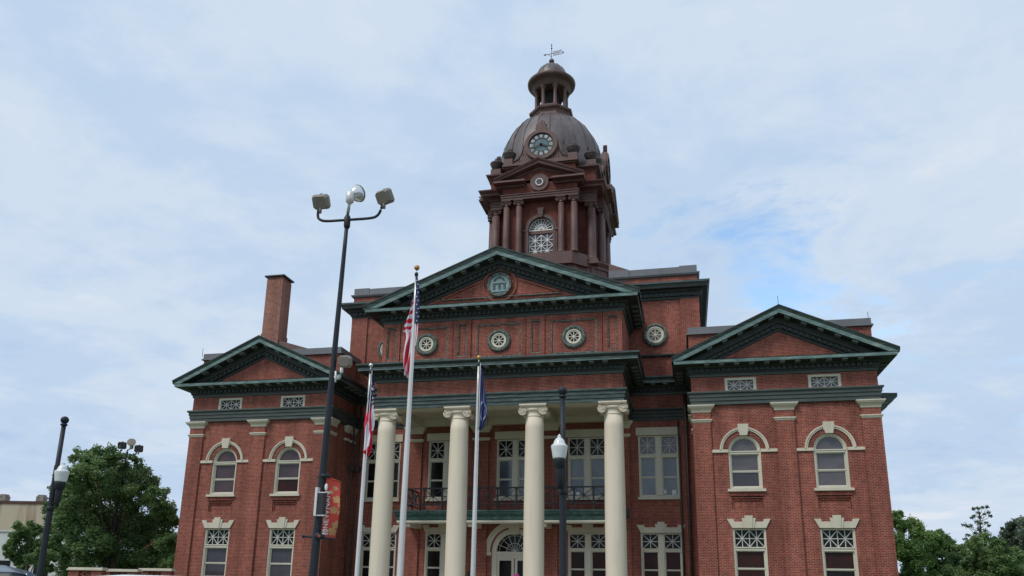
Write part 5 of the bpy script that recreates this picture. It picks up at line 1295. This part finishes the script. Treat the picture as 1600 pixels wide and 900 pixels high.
# ------------------------------------------------------------------ vehicles
def car(name, loc, rz, paint, label, h=1.68, w=1.9, L=4.8):
    o = empty(name, loc, label, 'car'); Tm = Matrix.Translation(loc) @ Matrix.Rotation(rz, 4, 'Z')
    st = [(-L/2, .45, .85, .86), (-L/2+.1, .35, .95, .93), (-1.4, .28, 1.02, 1.0), (0, .26, 1.04, 1.0), (1.3, .28, 1.0, 1.0), (L/2-.5, .3, .92, .97), (L/2-.1, .38, .82, .9), (L/2, .45, .7, .84)]
    b = MB(); b.T = Tm; vs = []; fs = []; n = 12
    for (x, z0, z1, k) in st:
        hw_ = w/2*k
        sec = [(-hw_*.85, z0), (-hw_, z0+.12), (-hw_*1.0, z0+.4), (-hw_*.97, z1-.1), (-hw_*.9, z1), (-hw_*.4, z1+.03), (hw_*.4, z1+.03), (hw_*.9, z1), (hw_*.97, z1-.1), (hw_*1.0, z0+.4), (hw_, z0+.12), (hw_*.85, z0)]
        vs += [(x, y, z) for y, z in sec]
    for j in range(len(st)-1):
        for i in range(n): fs.append((j*n+i, j*n+(i+1) % n, (j+1)*n+(i+1) % n, (j+1)*n+i))
    fs += [tuple(range(n)), tuple((len(st)-1)*n+i for i in range(n))]
    b.add(vs, fs, paint, True); child(b, 'body', o)
    # cabin: glass shell and roof
    cs = [(-L/2+.12, 1.0, .86), (-L/2+.55, h-.10, .72), (-.8, h-.01, .70), (.1, h-.02, .70), (.75, h-.14, .70), (1.55, 1.0, .84)]
    b = MB(); b.T = Tm; vs = []; fs = []
    for (x, z, k) in cs: vs += [(x, -w/2*.90, 1.0), (x, -w/2*k, z-.06), (x, w/2*k, z-.06), (x, w/2*.90, 1.0)]
    for j in range(len(cs)-1): fs += [(j*4, j*4+1, j*4+5, j*4+4), (j*4+1, j*4+2, j*4+6, j*4+5), (j*4+2, j*4+3, j*4+7, j*4+6)]
    b.add(vs, fs, 'carglass'); child(b, 'windows', o)
    b = MB(); b.T = Tm; r_ = [(-L/2+.40, h-.16, .73), (-L/2+.6, h-.07, .73), (-.8, h, .71), (.1, h-.01, .71), (.78, h-.12, .71)]; vs = []; fs = []
    for (x, z, k) in r_: vs += [(x, -w/2*k-.02, z-.09), (x, -w/2*k*.86, z-.01), (x, 0, z+.015), (x, w/2*k*.86, z-.01), (x, w/2*k+.02, z-.09)]
    for j in range(len(r_)-1):
        for i in range(4): fs.append((j*5+i, j*5+i+1, j*5+6+i, j*5+5+i))
    b.add(vs, fs, paint, True)
    for s in (1, -1):
        for (a, c) in (((.78, s*w/2*.72, h-.2), (1.55, s*w/2*.86, 1.0)), ((-.1, s*w/2*.73, h-.1), (-.05, s*w/2*.92, 1.0)), ((-L/2+.5, s*w/2*.74, h-.18), (-L/2+.2, s*w/2*.90, 1.0)), ((-1.3, s*w/2*.73, h-.1), (-1.35, s*w/2*.92, 1.0))): b.tube([a, c], .04, paint, 6)
    child(b, 'roof', o)
    for sx in (-1.45, 1.4):
        for s in (1, -1):
            b = MB(); b.T = Tm @ Matrix.Translation((sx, s*(w/2-.12), .34)) @ Matrix.Rotation(pi/2, 4, 'X')
            b.lathe(0, 0, [(.2, -.11), (.32, -.11), (.34, -.07), (.34, .07), (.32, .11), (.2, .11)], 'tyre', 24); wo = child(b, 'wheel', o)
            b = MB(); b.T = Tm @ Matrix.Translation((sx, s*(w/2-.12), .34)) @ Matrix.Rotation(pi/2, 4, 'X'); b.lathe(0, 0, [(.21, -.115), (.21, .115)], 'rim', 20)
            r_o = b.build('rim', wo); r_o.matrix_parent_inverse = Matrix.Identity(4)
    for s in (1, -1):
        b = MB(); b.T = Tm; b.box(L/2-.14, L/2-.02, s*.72-.16, s*.72+.16, .66, .80, 'clearglass'); child(b, 'headlight', o)
    return o
cp_ = atD(-125, 892, 8.6); car('car', Vector((cp_.x, cp_.y, G)), radians(-62), 'paint_blue', 'dark steel-blue car whose roof and windscreen show in the bottom left corner', h=1.72)
cp_ = atD(272, 897, 13); car('car', Vector((cp_.x, cp_.y, G)), radians(18), 'paint_white', 'white car, only its pale roof showing below the brick wall at left', h=1.615)

# ------------------------------------------------------------------ person with magenta hat
def person(loc, face):
    o = empty('person', loc, 'person whose magenta hat just shows at the bottom edge, before the entrance door', 'person')
    me = bpy.data.meshes.new('body')
    J = {'pelvis': (0, 0, .95, .15), 'waist': (0, 0, 1.12, .13), 'chest': (0, 0, 1.35, .16), 'neck': (0, 0, 1.50, .055), 'head': (0, -.01, 1.62, .095), 'crown': (0, 0, 1.72, .075),
         'shL': (-.19, 0, 1.43, .06), 'elL': (-.25, .04, 1.15, .042), 'wrL': (-.24, -.08, .92, .03), 'haL': (-.24, -.12, .84, .035),
         'shR': (.19, 0, 1.43, .06), 'elR': (.25, .08, 1.16, .042), 'wrR': (.25, .0, .93, .03), 'haR': (.25, -.03, .85, .035),
         'hiL': (-.1, 0, .88, .10), 'knL': (-.11, -.12, .50, .065), 'anL': (-.11, -.05, .10, .045), 'toL': (-.11, -.22, .05, .04),
         'hiR': (.1, 0, .88, .10), 'knR': (.11, .02, .48, .065), 'anR': (.11, .18, .12, .045), 'toR': (.11, .06, .05, .04)}
    ks = list(J); E = [('pelvis', 'waist'), ('waist', 'chest'), ('chest', 'neck'), ('neck', 'head'), ('head', 'crown'), ('chest', 'shL'), ('shL', 'elL'), ('elL', 'wrL'), ('wrL', 'haL'), ('chest', 'shR'), ('shR', 'elR'), ('elR', 'wrR'), ('wrR', 'haR'),
         ('pelvis', 'hiL'), ('hiL', 'knL'), ('knL', 'anL'), ('anL', 'toL'), ('pelvis', 'hiR'), ('hiR', 'knR'), ('knR', 'anR'), ('anR', 'toR')]
    me.from_pydata([J[k][:3] for k in ks], [(ks.index(a), ks.index(b_)) for a, b_ in E], [])
    b_ = bpy.data.objects.new('body', me); COL.objects.link(b_); b_.parent = o
    md = b_.modifiers.new('skin', 'SKIN'); sv = me.skin_vertices[0].data
    for i, k in enumerate(ks): sv[i].radius = (J[k][3],)*2; sv[i].use_root = (i == 0)
    b_.modifiers.new('sub', 'SUBSURF').levels = 2; b_.modifiers['sub'].render_levels = 2
    me.materials.append(M['shirt'])
    def part(name, f):
        q = MB(); f(q); p_ = q.build(name, o); return p_
    part('hat', lambda q: (q.lathe(0, 0, [(.155, 1.665), (.16, 1.68), (.118, 1.69), (.118, 1.74), (.10, 1.80), (.05, 1.83), (.01, 1.835)], 'magenta', 20)))
    part('hair', lambda q: q.lathe(0, .015, [(.07, 1.52), (.10, 1.56), (.11, 1.63), (.108, 1.68)], 'hair', 16))
    part('trousers', lambda q: (q.lathe(0, 0, [(.15, .84), (.172, .92), (.165, 1.03)], 'jeans', 16), q.tube([(-.1, 0, .9), (-.11, -.12, .5), (-.11, -.05, .12)], [.125, .085, .068], 'jeans', 12), q.tube([(.1, 0, .9), (.11, .02, .48), (.11, .18, .14)], [.125, .085, .068], 'jeans', 12)))
    o.rotation_euler.z = face; return o
hp = atD(806.5, 896, 27); person(Vector((hp.x, hp.y, G+.05)), radians(170))
# (hat top sits about eye height plus a little)
bpy.data.objects['person'].location.z = hp.z-1.835

# ------------------------------------------------------------------ light and sky
SUN_EL, SUN_AZ = radians(52), radians(215)          # azimuth measured clockwise from +Y
w = bpy.data.worlds.new('World'); SC.world = w; w.use_nodes = True
N, L = w.node_tree.nodes, w.node_tree.links; bg = N['Background']; bg.inputs['Strength'].default_value = .10
sk = N.new('ShaderNodeTexSky'); sk.sky_type = 'NISHITA'; sk.sun_disc = False; sk.sun_elevation = SUN_EL; sk.sun_rotation = SUN_AZ; sk.air_density = 1; sk.dust_density = .6; sk.ozone_density = 2.0
tc = N.new('ShaderNodeTexCoord'); sx = N.new('ShaderNodeSeparateXYZ'); L.new(tc.outputs['Generated'], sx.inputs[0])
def mth(op, a, b=None, clamp=False):
    m = N.new('ShaderNodeMath'); m.operation = op; m.use_clamp = clamp
    for i, v in enumerate((a, b)):
        if v is None: continue
        if isinstance(v, (int, float)): m.inputs[i].default_value = v
        else: L.new(v, m.inputs[i])
    return m.outputs[0]
zc = mth('ADD', mth('MAXIMUM', sx.outputs[2], 0.), .16)
u = mth('DIVIDE', sx.outputs[0], zc); v = mth('DIVIDE', sx.outputs[1], zc)
cb = N.new('ShaderNodeCombineXYZ'); L.new(u, cb.inputs[0]); L.new(v, cb.inputs[1])
def noise(scale, detail, rough, off, dist=0., sc=(1, 1, 1)):
    mp = N.new('ShaderNodeMapping'); mp.inputs['Location'].default_value = off; mp.inputs['Scale'].default_value = sc; L.new(cb.outputs[0], mp.inputs['Vector'])
    n = N.new('ShaderNodeTexNoise'); n.inputs['Scale'].default_value = scale; n.inputs['Detail'].default_value = detail; n.inputs['Roughness'].default_value = rough; n.inputs['Distortion'].default_value = dist
    L.new(mp.outputs[0], n.inputs['Vector']); return n.outputs['Fac']
n1 = noise(.8, 8, .6, (3.1, 1.7, 0), .5); n2 = noise(2.6, 9, .62, (7.3, 2.2, 0), .4); n3 = noise(.5, 5, .5, (1.2, 9.1, 4))
def ramp(fac, stops):
    r = N.new('ShaderNodeValToRGB'); e = r.color_ramp.elements; r.color_ramp.interpolation = 'EASE'
    e[0].position, e[0].color = stops[0][0], L4(stops[0][1]); e[1].position, e[1].color = stops[-1][0], L4(stops[-1][1])
    for p_, c_ in stops[1:-1]: k = e.new(p_); k.color = L4(c_)
    L.new(fac, r.inputs[0]); return r.outputs[0]
n4 = noise(6.5, 9, .65, (2.3, 5.2, 1), .3)
sh = mth('ADD', mth('ADD', mth('MULTIPLY', n1, .50), mth('MULTIPLY', n2, .35)), mth('MULTIPLY', n4, .15))
cloud = ramp(sh, [(.37, (4.25, 5.6, 7.75)), (.46, (5.0, 6.3, 8.0)), (.55, (5.95, 6.95, 8.25)), (.65, (7.3, 7.7, 8.4))])
gap = ramp(mth('ADD', mth('MULTIPLY', n3, .6), mth('MULTIPLY', n2, .4)), [(.33, (1, 1, 1)), (.43, (0, 0, 0))])
vd = N.new('ShaderNodeVectorMath'); vd.operation = 'DISTANCE'; L.new(tc.outputs['Generated'], vd.inputs[0]); vd.inputs[1].default_value = (.092, .913, .395)
patch = mth('MULTIPLY', mth('SUBTRACT', .10, mth('ADD', vd.outputs['Value'], mth('MULTIPLY', mth('SUBTRACT', n2, .5), -.9))), 9, True)
gapm = mth('MAXIMUM', mth('MULTIPLY', gap, .3), mth('MULTIPLY', patch, mth('MULTIPLY', n4, 1.9)), True)
mx = N.new('ShaderNodeMix'); mx.data_type = 'RGBA'; L.new(gapm, mx.inputs[0]); L.new(cloud, mx.inputs[6])
skm = N.new('ShaderNodeMix'); skm.data_type = 'RGBA'; skm.blend_type = 'MULTIPLY'; skm.inputs[0].default_value = 1; L.new(sk.outputs[0], skm.inputs[6]); skm.inputs[7].default_value = (2.6, 2.6, 2.4, 1)
L.new(skm.outputs[2], mx.inputs[7]); L.new(mx.outputs[2], bg.inputs['Color'])
sd = bpy.data.lights.new('sun', 'SUN'); sd.energy = 1.9; sd.angle = radians(18); sd.color = (1, .96, .90)
so = bpy.data.objects.new('sun', sd); COL.objects.link(so)
dirv = Vector((sin(SUN_AZ)*cos(SUN_EL), cos(SUN_AZ)*cos(SUN_EL), sin(SUN_EL))); so.rotation_euler = dirv.to_track_quat('Z', 'Y').to_euler(); so.location = (0, -30, 50)
vs_ = SC.view_settings; vs_.view_transform = 'Standard'; vs_.look = 'None'; vs_.exposure = .08; vs_.gamma = 1; vs_.use_curve_mapping = False
SC.cycles.max_bounces = 6; SC.cycles.use_denoising = True
